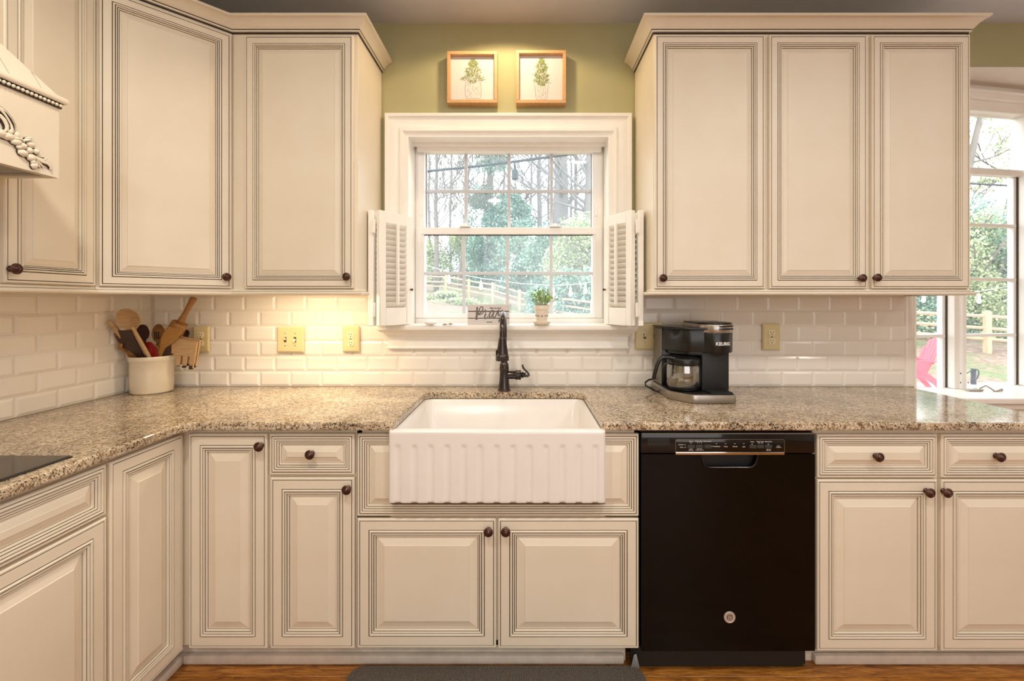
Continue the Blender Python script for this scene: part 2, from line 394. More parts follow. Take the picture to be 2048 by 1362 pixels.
w = M(); w.prism([(XE + .004, YP + .002), (4.5, YP + .002), (4.5, 2.84), (XE + .004, 2.41)], 2.517, 2.523, lambda u, v, q: (u, v, q)); struct('trim_1', w, white_wall, smooth=0)           # soffit of the bay
w = M(); w.prism([(1.945, 2.202), (4.4, 2.202), (4.4, 2.826), (1.945, 2.402)], 0.838, 0.868, lambda u, v, q: (u, v, q), bev=0.007, seg=2); struct('trim_2', w, white_trim, smooth=20)     # sill board of the bay
w = M(); w.box(XE - 0.002, XE + 0.008, YW, 2.48, 0.84, 2.518); struct('trim_3', w, white_trim)

# tiles -------------------------------------------------------------
PW, PH, T0, Z0 = 0.1541, 0.0757, -0.2439, CT
def tile_mesh(wd, ht):
    b = M(); i = min(0.0115, wd * 0.3, ht * 0.3); g = 0.0008
    r = lambda k, y: [(k, y, k), (wd - k, y, k), (wd - k, y, ht - k), (k, y, ht - k)]
    b.loft([r(g, 0), r(g, -0.0035), r(g + 0.0006, -0.0040), r(i, -0.0078), r(i + 0.001, -0.008)], cap1=True)
    return b.mesh('tile', tile, smooth=0)
full_tile = tile_mesh(PW, PH)
def lay(wall, u0, u1, z1, joint, place, holes=()):
    for r in range(8):
        za = Z0 + r * PH; zb = min(za + PH, z1)
        if zb - za < 0.008: continue
        k = math.floor((u0 - joint) / PW) - 1
        while True:
            a = joint + (k + (0.5 if r % 2 else 0)) * PW; k += 1
            if a > u1: break
            spans = [(max(a, u0), min(a + PW, u1))]
            for h0, h1, hz0, hz1 in holes:
                if za >= hz0 - 0.001 and zb <= hz1 + 0.001 or (za < hz1 and zb > hz1 and za >= hz0 - 0.001):
                    spans = [q for s0, s1 in spans for q in ((s0, min(s1, h0)), (max(s0, h1), s1)) if q[1] - q[0] > 0]
            for s0, s1 in spans:
                if s1 - s0 < 0.008: continue
                me = full_tile if (s1 - s0 > PW - 1e-4 and zb - za > PH - 1e-4) else tile_mesh(s1 - s0, zb - za)
                place(wall, me, s0, za)
lay(wall_back, XL, 1.918, 1.384, T0, lambda wl, me, u, z: link('tile', me, wl, (u, YW + 0.008, z)), holes=((-0.69, 0.539, 1.135, 9),))
lay(wall_left, 1.36, YW, 1.384, 1.811, lambda wl, me, u, z: link('tile', me, wl, (XL - 0.008, u, z), rz=pi / 2))
for za, ht in ((Z0, .232), (Z0 + .2335, .2365)): link('tile', tile_mesh(0.044, ht), wall_back, (1.918, YW + 0.008, za))
g = M(); g.box(XP, -0.68, YP - 0.0042, YP, Z0, 1.384); g.box(0.53, XE, YP - 0.0042, YP, Z0, 1.384); g.box(-0.68, 0.53, YP - 0.0042, YP, Z0, 1.19); part('grout_bed', g, grout, wall_back, smooth=0)
g = M(); g.box(XP, XP + 0.0042, 1.36, YP, Z0, 1.384); part('grout_bed', g, grout, wall_left, smooth=0)

# baseboards --------------------------------------------------------
def bb(name, x0, x1, y0, y1):
    b = M(); b.box(x0, x1, y0, y1, 0, 0.034, bev=0.006, seg=2); struct(name, b, kick_m)
bb('baseboard_back', -1.256, 0.372, 1.667, 1.689); bb('baseboard_right', 1.075, 1.93, 1.667, 1.689); bb('baseboard_left', -1.278, -1.256, 0.42, 1.689)

# ---------------------------------------------------------------- kitchen window
win = link('window_1', None, None, (-0.0755, 2.40, 1.2265)); win['kind'] = 'structure'
# casing with mitred corners
CX0, CX1, CZ1, CZB = -0.688, 0.537, 2.275, 1.2265
prof = [(0, 0), (0, .034), (.006, .036), (.014, .033), (.018, .027), (.022, .024), (.062, .021), (.070, .022), (.074, .028), (.086, .028), (.092, .021), (.098, .018), (.1125, .016), (.1125, 0)]
cs = M()
cs.loft([[(CX0 + d, YP - p, CZB), (CX0 + d, YP - p, CZ1 - d), (CX1 - d, YP - p, CZ1 - d), (CX1 - d, YP - p, CZB)] for d, p in prof], closed=False)
struct('trim_4', cs, white_trim, smooth=35)
jb = M(); jb.box(WX0, -0.575, 2.262, 2.46, CZB, 2.163); jb.box(0.425, WX1, 2.262, 2.46, CZB, 2.163); jb.box(WX0, WX1, 2.262, 2.46, 2.163, 2.173)
wpart('jamb', jb, white_trim, win, smooth=0)
hb = M(); hb.box(-0.560, 0.410, 2.375, 2.40, 2.128, 2.163, bev=0.003); hb.box(-0.575, 0.425, 2.345, 2.375, 2.150, 2.163)
wpart('head_stop', hb, white_trim, win, smooth=0)
fr = M(); fr.box(-0.575, -0.528, 2.405, 2.465, CZB, 2.163, bev=0.003); fr.box(0.368, 0.425, 2.405, 2.465, CZB, 2.163, bev=0.003)
fr.box(-0.535, 0.375, 2.405, 2.465, 2.138, 2.163, bev=0.003); fr.box(-0.575, 0.425, 2.40, 2.475, CZB - 0.02, 1.252, bev=0.004)
wpart('window_frame', fr, vinyl, win)
def sash(name, y, x0, x1, z0, z1, gx0, gx1, gz0, gz1, vx, hz, gasket):
    s = M(); t = 0.038
    s.box(x0, gx0, y, y + t, z0, z1, bev=0.003); s.box(gx1, x1, y, y + t, z0, z1, bev=0.003)
    s.box(gx0 - .002, gx1 + .002, y, y + t, z0, gz0, bev=0.003); s.box(gx0 - .002, gx1 + .002, y, y + t, gz1, z1, bev=0.003)
    o = wpart(name, s, vinyl, win)
    gk = M(); q = 0.0035
    gk.box(gx0, gx0 + q, y + .012, y + .024, gz0, gz1); gk.box(gx1 - q, gx1, y + .012, y + .024, gz0, gz1); gk.box(gx0, gx1, y + .012, y + .024, gz1 - q, gz1)
    wpart('gasket', gk, cable_m, o, smooth=0)
    xs = [gx0] + vx + [gx1]; zs = [gz0, hz, gz1]
    for i in range(4):
        for j in range(2):
            b = M(); b.box(xs[i] + .001, xs[i + 1] - .001, y + .018, y + .022, zs[j] + .001, zs[j + 1] - .001); wpart('pane', b, glass_veiled, o, smooth=0)
    for v in vx:
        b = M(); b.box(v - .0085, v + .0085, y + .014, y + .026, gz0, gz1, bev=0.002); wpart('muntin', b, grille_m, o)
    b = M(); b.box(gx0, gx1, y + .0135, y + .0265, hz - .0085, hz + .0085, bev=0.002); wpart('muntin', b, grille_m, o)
    return o
su = 905 / 2.455; sl = 905 / 2.42
sash('upper_sash', 2.437, -0.5275, 0.3685, 1.72, 2.146, X(852, su), X(1183, su), Z(456, su), Z(306, su), [X(932, su), X(1018, su), X(1103, su)], Z(383, su), 1)
lo = sash('lower_sash', 2.398, -0.574, 0.418, 1.252, Z(455, 377), X(845, sl), X(1190, sl), Z(627, sl), Z(470, sl), [X(928, sl), X(1015, sl), X(1102, sl)], Z(547, sl), 1)
for px in (842, 1192):
    b = M(); b.box(X(px, 377) - .006, X(px, 377) + .006, 2.398, 2.406, Z(432, 377), Z(407, 377), bev=0.002); wpart('tilt_latch', b, vinyl, win)
for px in (930, 1110):
    b = M(); b.box(X(px, 377) - .03, X(px, 377) + .03, 2.385, 2.43, 1.7335, 1.742, bev=0.003); b.lathe([(.012, 0), (.012, .012), (.008, .014)], (X(px, 377), 2.41, 1.741), n=12); wpart('sash_lock', b, vinyl, win)
# stool (inner sill) with its apron moulding
st = M(); SX0, SX1 = -0.713, 0.508 + 0.05
st.box(SX0, SX1, 2.185, 2.40, 1.1995, 1.2265, bev=0.007, seg=3)
apr = [(.0, 1.104), (.014, 1.104), (.017, 1.110), (.014, 1.116), (.012, 1.118), (.012, 1.166), (.020, 1.170), (.022, 1.176), (.030, 1.180), (.036, 1.186), (.050, 1.190), (.054, 1.1995), (0, 1.1995)]
st.loft([[(-0.665 - p * .8, YW, z), (-0.665 - p * .8, YW - .004 - p, z), (0.510 + p * .8, YW - .004 - p, z), (0.510 + p * .8, YW, z)] for p, z in apr], closed=False)
struct('trim_5', st, white_trim, smooth=20)

# ---------------------------------------------------------------- bay window
ba = radians(9.82); bx0 = 1.966; by0 = 2.478 + 0.1731 * (bx0 - 2.4506)
bay = link('window_2', None, None, (bx0, by0, 0.868), rz=ba); bay['kind'] = 'structure'
def bt(px):                                     # distance along the bay wall seen at a column of the photograph
    u = px - PX; yy = (2.478 - 0.1731 * 2.4506) / (1 - 0.1731 * u / F); return (u * yy / F - bx0) / cos(ba)
def bz(py, px=1942): 
    u = px - PX; yy = (2.478 - 0.1731 * 2.4506) / (1 - 0.1731 * u / F); return EYE - (py - PY) * yy / F - 0.868
zb0, zb1, ztr = 0.0, 1.57, bz(339)
m1a, m1b = bt(1903), bt(1928); m2a, m2b = bt(2046), bt(2046) + 0.08
b = M()
for a, e in ((-0.01, 0.02), (m1a, m1b), (m2a, m2b), (1.55, 1.64), (2.2, 2.29)):
    b.box(a, e, -0.015, 0.06, zb0, zb1, bev=0.006, seg=2)
    if e - a > 0.05: b.tube([((a + e) / 2, -0.016, zb0), ((a + e) / 2, -0.016, zb1)], 0.018, n=10)
part('mullion', b, white_trim, bay, kind='stuff')
b = M(); b.box(-0.01, 2.6, -0.02, 0.06, bz(223), 1.652, bev=0.004); b.box(-0.01, 2.6, -0.045, 0, bz(203), bz(190), bev=0.006, seg=2); b.box(-0.01, 2.6, -0.06, 0, bz(192), bz(188), bev=0.002)
part('head_trim', b, white_trim, bay)
b = M(); b.box(-0.01, 2.6, 0.0, 0.05, -0.03, bz(776), bev=0.003); b.box(-0.01, 2.6, -0.012, 0.02, -0.002, bz(783), bev=0.003); part('bottom_rail', b, white_trim, bay)
b = M(); b.box(-0.01, 2.6, 0.004, 0.05, ztr - .020, ztr + .016, bev=0.004); part('transom_bar', b, white_trim, bay)
for a, e in ((0.02, m1a), (m1b, m2a), (m2b, 1.55), (1.64, 2.2)):
    f = M(); q = 0.021
    f.box(e - q, e, 0.028, 0.06, bz(776), ztr - .02, bev=0.003); f.box(a, a + 0.008, 0.028, 0.06, bz(776), ztr - .02)
    o = part('casement_frame', f, vinyl, bay)
    p = M(); p.box(e - .0042, e - .0005, 0.020, 0.028, bz(776), ztr - .02); part('weatherstrip', p, seal_m, o, smooth=0)
    zs = [bz(776), bz(672), bz(558), bz(447), ztr]
    for i in range(4):
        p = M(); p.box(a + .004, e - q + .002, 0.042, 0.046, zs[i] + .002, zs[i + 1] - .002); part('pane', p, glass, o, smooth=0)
        if i: p = M(); p.box(a, e - .004, 0.026, 0.056, zs[i] - .0085, zs[i] + .0085, bev=0.002); part('muntin', p, white_trim, o)
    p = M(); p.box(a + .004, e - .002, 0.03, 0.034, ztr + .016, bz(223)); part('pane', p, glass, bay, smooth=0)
b = M()
for px, py in ((1907, 745), (1907, 763), (1922, 763)):
    b.lathe([(.004, 0), (.003, .002)], (bt(px), -0.034, bz(py, px)), rot=Matrix.Rotation(pi / 2, 3, 'X'), n=8)
part('screw', b, slot_m, bay, kind='stuff')
# ---------------------------------------------------------------- cabinets
def rect_prof(k, kind):
    if kind == 'door':
        return [(0, .0175, 0), (0, .003, 0), (.003, 0, 0), (.0074, 0, 0), (.0077, .0020, 1), (.0100, .0020, 1), (.0104, 0, 0), (.040 * k, 0, 0), (.0405 * k, .0022, 1), (.0405 * k + .0023, .0022, 1),
                (.0437 * k, -.001, 0), (.046 * k, -.0025, 0), (.0495 * k, -.0016, 0), (.0505 * k, .0016, 1), (.0505 * k + .0023, .0016, 1), (.0535 * k, -.001, 0), (.057 * k, -.0005, 0), (.0575 * k, .0034, 1), (.0575 * k + .0023, .0034, 1),
                (.0605 * k, .002, 0), (.0635 * k, .0025, 0), (.0642 * k, .0095, 1), (.0672 * k, .0095, 1), (.0672 * k, .0175, 0)]
    return [(0, .0175, 0), (0, .003, 0), (.003, 0, 0), (.0074, 0, 0), (.0077, .0020, 1), (.0096, .0020, 1), (.0104, -.001, 0), (.0138, -.003, 0), (.0165, -.002, 0), (.0172, .0016, 1), (.0190, .0016, 1),
            (.0198, -.001, 0), (.0245, -.0005, 0), (.0252, .0026, 1), (.0270, .0026, 1), (.0278, .001, 0), (.0315, .0015, 0), (.0322, .0044, 1), (.0340, .0044, 1), (.0348, .004, 0), (.0385, .0045, 0), (.0396, .0095, 1), (.042, .0095, 1), (.042, .0175, 0)]
def walls_plain(p):                            # only the floors of the grooves keep the dark glaze
    return [(i, y, 0 if m and not p[j - 1][2] else m) for j, (i, y, m) in enumerate(p)]
def rr(w, h, i, y): return [(i, y, i), (w - i, y, i), (w - i, y, h - i), (i, y, h - i)]
def frame_mesh(w, h, k, kind):
    b = M(); p = walls_plain(rect_prof(k, kind))
    b.loft([rr(w, h, i, y) for i, y, m in p] + [rr(w, h, p[0][0], p[0][1])], mats=[p[j + 1][2] for j in range(len(p) - 1)] + [0])
    return b.mesh('front_frame', [paint, glaze], smooth=0)
def panel_mesh(w, h, k, kind, cut=None):
    b = M(); i0 = .0662 * k if kind == 'door' else .0408; wd = (.029 if k == 1 else .021) if kind == 'door' else .022
    x0, x1 = (0, w) if cut is None else cut
    def q(i, y): return [(max(i, x0), y, i), (min(w - i, x1), y, i), (min(w - i, x1), y, h - i), (max(i, x0), y, h - i)]
    b.loft([q(i0, .0165), q(i0, .0088), q(i0 + .003, .0086), q(i0 + .35 * wd, .0062), q(i0 + .7 * wd, .0034), q(i0 + wd, .0012), q(i0 + wd + .0012, -.0006)], cap0=True, cap1=True)
    return b.mesh('raised_panel', [paint, glaze], smooth=0)
kb = M()
kb.lathe([(.0095, 0), (.0098, .002), (.007, .004), (.0055, .007), (.0052, .012), (.0075, .015), (.0150, .0165), (.0168, .0195), (.0168, .0215), (.0150, .0235), (.0125, .0245), (.0118, .0238), (.0098, .0250), (.0085, .0268), (.0080, .0262), (.0060, .0272), (.0045, .0292), (.002, .0302)],
         rot=Matrix.Rotation(pi / 2, 3, 'X'), n=24)
knob_me = kb.mesh('knob', bronze, smooth=35)

def front(root, name, x0, x1, z0, z1, kind='door', k=1.0, knob=None, y=-0.018, cut=None):
    """a door or drawer front in the cabinet's own space; front face at y"""
    f = link(name, frame_mesh(x1 - x0, z1 - z0, k, kind), root, (x0, y, z0), world=False)
    if cut is None: link('raised_panel', panel_mesh(x1 - x0, z1 - z0, k, kind), f, world=False)
    else:
        for c in cut: link('raised_panel', panel_mesh(x1 - x0, z1 - z0, k, kind, (c[0] - x0, c[1] - x0)), f, world=False)
    if knob: link('knob', knob_me, f, (knob[0] - x0, 0, knob[1] - z0), world=False)
    return f
def carcass(root, x0, x1, d, z0, z1, toe=False):
    b = M(); b.box(x0, x1, 0, d, z0, z1, bev=0.0015)
    part('carcass', b, paint, root, smooth=0)
    if toe:
        b = M(); b.box(x0 - 0.0004, x1 + 0.0004, 0.056, 0.07, 0.0, z0); part('toe_kick', b, kick_m, root, smooth=0)
SB, SU = 571.0, 476.0           # scale of the knob heads, base and wall cabinets
zb = lambda py: Z(py, 560.6)
xb = lambda px: X(px, 560.6)
YB = 1.634                       # face frames of the back base cabinets (doors stand 18-20 mm proud)
# --- base cabinets, back run
r = thing('corner_base_cabinet', 'cream base cabinet in the inner corner with two doors meeting at a right angle', 'cabinet', (-1.23, YB, 0))
b = M(); b.prism([(-1.855, 1.323), (-1.23, 1.323), (-1.23, YB), (-0.9128, YB), (-0.9128, 2.262), (-1.855, 2.262)], 0.1, CB, lambda u, v, w: (u, v, w))
wpart('carcass', b, paint, r, smooth=0)
b = M(); b.box(-1.279, -0.9124, 1.690, 1.704, 0, 0.1); b.box(-1.293, -1.279, 1.323, 1.704, 0, 0.1); wpart('toe_kick', b, kick_m, r, smooth=0)
front(r, 'door', xb(376) + 1.23, xb(533) + 1.23, zb(1298), 0.867, knob=(X(513, SB) + 1.23, Z(896, SB)))
d = link('door', frame_mesh(0.283, 0.867 - 0.1, 1.0, 'door'), r, (-1.212, 1.328, 0.1), rz=pi / 2)
link('raised_panel', panel_mesh(0.283, 0.867 - 0.1, 1.0, 'door'), d, world=False)

def back_unit(name, label, px0, px1, x0=None, x1=None):
    x0 = xb(px0) if x0 is None else x0; x1 = xb(px1) if x1 is None else x1
    r = thing(name, label, 'cabinet', (x0, YB, 0)); carcass(r, 0, x1 - x0, 0.628, 0.1, CB, toe=True); return r, x0
r, o = back_unit('base_cabinet', 'narrow cream base cabinet with one small drawer over a tall door', 0, 0, -0.9118, -0.6005)
front(r, 'drawer', xb(538) - o, xb(708) - o, zb(950), 0.867, 'drawer', knob=(X(616, SB) - o, Z(912, SB)))
front(r, 'door', xb(540) - o, xb(708) - o, zb(1298), zb(956), knob=(X(690, SB) - o, Z(983, SB)))
# sink cabinet: open at the top where the sink hangs
r = thing('sink_base_cabinet', 'wide cream cabinet under the white farmhouse sink with two square doors', 'cabinet', (-0.5995, YB, 0)); o = -0.5995
b = M()
for a, e, y0, y1, z0, z1 in ((-0.5995, -0.480, YB, 1.654, 0.1, CB), (0.295, 0.4165, YB, 1.654, 0.1, CB), (-0.5995, 0.4165, YB, 1.654, 0.1, 0.62), (-0.5995, -0.582, YB, 2.262, 0.1, CB), (0.399, 0.4165, YB, 2.262, 0.1, CB), (-0.5995, 0.4165, YB, 2.262, 0.1, 0.118), (-0.5995, 0.4165, 2.25, 2.262, 0.1, CB)):
    b.box(a, e, y0, y1, z0, z1)
wpart('carcass', b, paint, r, smooth=0)
b = M(); b.box(-0.5999, 0.38, 1.690, 1.704, 0, 0.1); wpart('toe_kick', b, kick_m, r, smooth=0)
front(r, 'false_drawer_front', xb(714) - o, xb(1278) - o, zb(1033), 0.867, 'drawer', cut=((xb(714) - o, -0.478 - o), (0.292 - o, xb(1278) - o)))
front(r, 'door', xb(714) - o, xb(992) - o, zb(1297), zb(1038), knob=(X(976, SB) - o, Z(1068, SB)))
front(r, 'door', xb(996) - o, xb(1278) - o, zb(1298), zb(1038), knob=(X(1011, SB) - o, Z(1068, SB)))
r, o = back_unit('base_cabinet', 'double-door cream base cabinet with two drawers, to the right of the black dishwasher', 0, 0, 1.0425, 1.921)
for a, e, kd, kx in ((1635, 1876, 1764, 1867), (1884, 2124, 2009, 1902)):
    front(r, 'drawer', xb(a) - o, xb(e) - o, zb(956), 0.865, 'drawer', knob=(X(kd, SB) - o, Z(917, SB)))
    front(r, 'door', xb(a) - o, xb(e) - o, zb(1303), zb(960), knob=(X(kx, SB) - o, Z(989, SB)))
# --- base cabinet under the cooktop, left run
r = thing('cooktop_base_cabinet', 'cream base cabinet under the black glass cooktop on the left run', 'cabinet', (-1.23, 0.40, 0), rz=pi / 2)
carcass(r, 0, 0.922, 0.625, 0.1, CB, toe=True)
front(r, 'drawer', 0.005, 0.916, 0.722, 0.867, 'drawer')
front(r, 'door', 0.005, 0.458, 0.1, 0.713); front(r, 'door', 0.463, 0.917, 0.1, 0.713)

# --- wall cabinets
UB, UT = 1.381, 2.53
zu = lambda py: Z(py, 469.0)
xu = lambda px: X(px, 469.0)
YU = 1.947
r = thing('wall_cabinet', 'cream wall cabinet on the left wall beside the range hood', 'cabinet', (-1.552, 1.265, 0), rz=pi / 2); carcass(r, 0, 0.372, 0.313, UB, UT)
front(r, 'door', 0.0725, 0.359, 1.396, 2.476, k=.85, knob=(0.0865, 1.4376))
ang = atan2(1.946 - 1.639, -1.251 + 1.552); Wd = sqrt(0.307 ** 2 + 0.301 ** 2)
r = thing('corner_wall_cabinet', 'diagonal cream wall cabinet across the upper left corner', 'cabinet', (-1.552, 1.639, 0), rz=ang)
b = M(); b.prism([(-1.865, 2.272), (-1.865, 1.639), (-1.552, 1.639), (-1.252, 1.946), (-1.252, 2.272)], UB, UT, lambda u, v, w: (u, v, w)); wpart('carcass', b, paint, r, smooth=0)
front(r, 'door', 0.010, Wd - 0.008, 1.396, 2.476, k=.85, knob=(Wd - 0.030, 1.443))
r = thing('wall_cabinet', 'single-door cream wall cabinet left of the window, over the glowing strip light', 'cabinet', (-1.250, YU, 0)); carcass(r, 0, 0.538, 0.325, UB, UT)
front(r, 'door', xu(489) + 1.25, xu(706) + 1.25, 1.396, 2.476, k=.85, knob=(X(691, SU) + 1.25, Z(553, SU)))
r = thing('wall_cabinet', 'single-door cream wall cabinet right of the window, knob at its lower left', 'cabinet', (0.559, YU, 0)); carcass(r, 0, 0.4795, 0.325, UB, UT)
front(r, 'door', xu(1310) - .559, xu(1530.5) - .559, 1.395, 2.478, k=.85, knob=(X(1328, SU) - .559, Z(556, SU)))
r = thing('wall_cabinet', 'double-door cream wall cabinet beside the bay window', 'cabinet', (1.0395, YU, 0)); carcass(r, 0, 0.8685, 0.325, UB, UT)
front(r, 'door', xu(1539) - 1.0395, xu(1735) - 1.0395, 1.395, 2.478, k=.85, knob=(X(1729, SU) - 1.0395, Z(556, SU)))
front(r, 'door', xu(1744) - 1.0395, xu(1941) - 1.0395, 1.395, 2.478, k=.85, knob=(X(1759, SU) - 1.0395, Z(555, SU)))

def sweep(b, path, prof, mats=None):
    P = [Vector(p) for p in path]; n = len(P); rings = []
    for i in range(n):
        d0 = (P[i] - P[i - 1]).normalized() if i else None; d1 = (P[i + 1] - P[i]).normalized() if i < n - 1 else None
        n0 = Vector((d0.y, -d0.x)) if d0 else None; n1 = Vector((d1.y, -d1.x)) if d1 else None
        mv = (n0 + n1) / (1 + n0.dot(n1)) if (n0 and n1) else (n0 or n1)
        rings.append((P[i], mv))
    b.loft([[(q.x + m.x * p, q.y + m.y * p, z) for q, m in rings] for p, z in prof], closed=False, mats=mats)
    for q, m in (rings[0], rings[-1]):
        b.add([(q.x + m.x * p, q.y + m.y * p, z) for p, z in prof], [list(range(len(prof)))], 0)
crown = [(.0005, 2.489), (.004, 2.489), (.004, 2.4945), (.0045, 2.4948), (.0105, 2.4955), (.0105, 2.5015), (.0085, 2.502), (.0085, 2.504), (.012, 2.5045), (.016, 2.508), (.021, 2.515), (.028, 2.524), (.037, 2.532), (.045, 2.5365), (.052, 2.5375), (.0545, 2.540), (.0545, 2.547), (.0, 2.549)]
cm = [1, 1, 1, 0, 0, 1, 1, 1, 0, 0, 0, 0, 0, 0, 0, 0, 0]
rail = [(.0, 1.367), (.012, 1.3665), (.019, 1.369), (.022, 1.374), (.0215, 1.379), (.018, 1.3825), (.0165, 1.3828), (.0165, 1.384), (.008, 1.3845), (.006, 1.392), (.0, 1.393)]
rm = [0, 0, 0, 0, 0, 1, 1, 0, 0, 0]
LP = [(-1.552, 1.266), (-1.552, 1.639), (-1.2515, 1.946), (-0.712, 1.946), (-0.712, 2.274)]; RP = [(0.559, 2.274), (0.559, 1.946), (1.908, 1.946), (1.908, 2.274)]
for path, side in ((LP, 'left of the window'), (RP, 'right of the window')):
    b = M(); sweep(b, path, crown, cm); tag(obj('crown_moulding', b, [paint, glaze], smooth=30), f'cream crown moulding along the tops of the wall cabinets {side}', 'moulding')
    pr_ = list(path); pr_[-1 if pr_[-1][0] < 0 else 0] = (pr_[-1 if pr_[-1][0] < 0 else 0][0], 2.03)
    b = M(); sweep(b, pr_, rail, rm); tag(obj('light_rail', b, [paint, glaze], smooth=30), f'cream rounded rail under the wall cabinets {side}', 'moulding')

# --- range hood
hd = thing('range_hood', 'cream wooden range hood with beaded ledge and carved ornament', 'range hood', (-1.868, 0.79, 1.68))
HX, HY0, HY1, HZ0, HZ1 = -1.283, 0.33, 1.25, 1.68, 1.885
b = M(); b.box(-1.866, HX, HY0, HY1, HZ0 + .02, HZ1)
b.box(-1.866, HX - .02, HY0, HY0 + .02, HZ0, HZ0 + .02); b.box(-1.866, HX - .02, HY1 - .02, HY1, HZ0, HZ0 + .02); b.box(HX - .02, HX, HY0, HY1, HZ0, HZ0 + .02)
wpart('body', b, paint, hd, smooth=0)
b = M(); b.box(-1.85, HX - .02, HY0 + .02, HY1 - .02, HZ0 + .006, HZ0 + .018); wpart('lining', b, hood_under, hd, smooth=0)
led = [(.0005, 1.8725), (.004, 1.8725), (.004, 1.8855), (.0085, 1.886), (.012, 1.8885), (.0137, 1.893), (.0137, 1.898), (.011, 1.9035), (.006, 1.905), (-.02, 1.905)]
b = M(); sweep(b, [(-1.866, HY0), (HX, HY0), (HX, HY1), (-1.866, HY1)], led, [1, 1, 1, 0, 0, 0, 0, 0, 0]); wpart('ledge', b, [paint, glaze], hd, smooth=40)
b = M()
for i in range(87): b.ball((HX + .006, HY1 - .002 - i * .0105, 1.8795), .0047, n=7, k=4)
for i in range(40): b.ball((HX - .006 - i * .0105, HY1 + .006, 1.8795), .0047, n=7, k=4)
wpart('bead_strip', b, paint, hd, kind='stuff', smooth=60)
kx, ky, hh, zz = .605, .93, .38, 1.905
core = lambda h, e: [(-1.866, HY0 + ky * h + e, zz + h), (HX - kx * h - e, HY0 + ky * h + e, zz + h), (HX - kx * h - e, HY1 - ky * h - e, zz + h), (-1.866, HY1 - ky * h - e, zz + h)]
b = M(); b.loft([core(0, .003), core(hh, .003)], cap0=True, cap1=True); b.box(-1.866, HX - kx * hh - .003, HY0 + ky * hh, HY1 - ky * hh, zz + hh, 2.56); wpart('chimney', b, glaze, hd, smooth=0)
ed = [1.206 - .075 * i for i in range(12)]
bounds = [HY1] + ed + [HY0]
for i in range(len(bounds) - 1):
    y1, y0 = bounds[i] - (.0018 if i else 0), bounds[i + 1] + .0018
    hmax = lambda y: max(0, min(hh, (HY1 - y) / ky, (y - HY0) / ky))
    pts = [(y0, 0), (y1, 0)]
    cand = sorted({y0, y1} | {q for q in (HY1 - ky * hh, HY0 + ky * hh) if y0 < q < y1}, reverse=True)
    pts += [(q, hmax(q)) for q in cand if hmax(q) > 1e-4]
    b = M(); P = lambda e: [(HX - kx * h + e * .86, y, zz + h + e * .5) for y, h in pts]
    b.loft([P(-.003), P(.0006)], cap0=True, cap1=True); wpart('plank', b, paint, hd, smooth=0)
for s_, yy in ((1, HY1), (-1, HY0)):
    b = M(); q = [(-1.866, 0), (HX, 0), (HX - kx * hh, hh), (-1.866, hh)]
    b.add([(x, yy - s_ * ky * h, zz + h) for x, h in q], [(0, 1, 2, 3)]); b.add([(x, yy - s_ * (ky * h + .003), zz + h) for x, h in q], [(0, 1, 2, 3)]); wpart('side_board', b, paint, hd, smooth=0)
b = M(); b.box(-1.866, HX - kx * hh, HY0 + ky * hh - .004, HY1 - ky * hh + .004, zz + hh, 2.56); wpart('chimney_cover', b, paint, hd, smooth=0)
# carved ornament of scrolls, petals and leaves
orn = M()
def op(cx, cy):
    px, py = cx / 4.393, 60 + cy / 4.393; s = (PX - px) / -HX; return (905 / s, EYE - (py - PY) / s)
def blob(cx, cy, rx, ry, a=0, d=.009):
    y, z = op(cx, cy); k = 1 / 4.393 / 720; R = Matrix.Rotation(radians(a), 3, 'X')
    orn.ball((HX, y, z), (d, rx * k * 1.08, ry * k * 1.08), 1, n=10, k=4, R=R); orn.ball((HX + .0025, y, z), (d, rx * k * .95, ry * k * .95), 0, n=12, k=6, R=R)
def scroll(pts, w):
    k = 1 / 4.393 / 720; q = [(HX + .003,) + op(*p) for p in pts]
    rs = [w * k * (.45 + .55 * sin(pi * (i + .6) / len(q))) for i in range(len(q))]
    orn.tube([(x - .002, y, z) for x, y, z in q], [a * 1.3 for a in rs], 6, 1); orn.tube(q, rs, 8, 0)
scroll([(-60, 660), (-20, 690), (20, 730), (55, 780), (82, 830), (92, 875), (75, 900), (50, 890)], 26)
scroll([(-70, 730), (-20, 750), (15, 790), (38, 835), (45, 870), (30, 890)], 20)
scroll([(60, 760), (95, 820), (125, 885), (160, 945), (205, 985)], 13)
for q in ((55, 935, 58, 32, 12), (-10, 905, 50, 36, 0), (130, 925, 24, 34, 20), (130, 985, 48, 28, 14), (135, 955, 40, 16, 10), (188, 1018, 33, 28, 0), (255, 1008, 34, 26, 0), (245, 1058, 28, 28, 0), (188, 1080, 42, 32, 0), (262, 1122, 40, 33, 20), (302, 1068, 26, 26, 0), (288, 1188, 28, 36, -20), (275, 1160, 20, 20, 0), (225, 965, 44, 13, 30), (235, 950, 30, 9, 20), (150, 1030, 22, 18, 0)): blob(*q)
scroll([(300, 1110), (345, 1135), (380, 1142), (392, 1128)], 12); scroll([(300, 1125), (350, 1155), (400, 1172), (430, 1200), (432, 1225)], 17)
scroll([(305, 1145), (345, 1180), (365, 1205)], 10); scroll([(315, 1100), (350, 1112), (378, 1118)], 8); scroll([(300, 1160), (330, 1195), (340, 1210)], 9); scroll([(385, 1150), (410, 1152), (430, 1175)], 10)
wpart('carved_ornament', orn, [paint, glaze], hd, smooth=60)
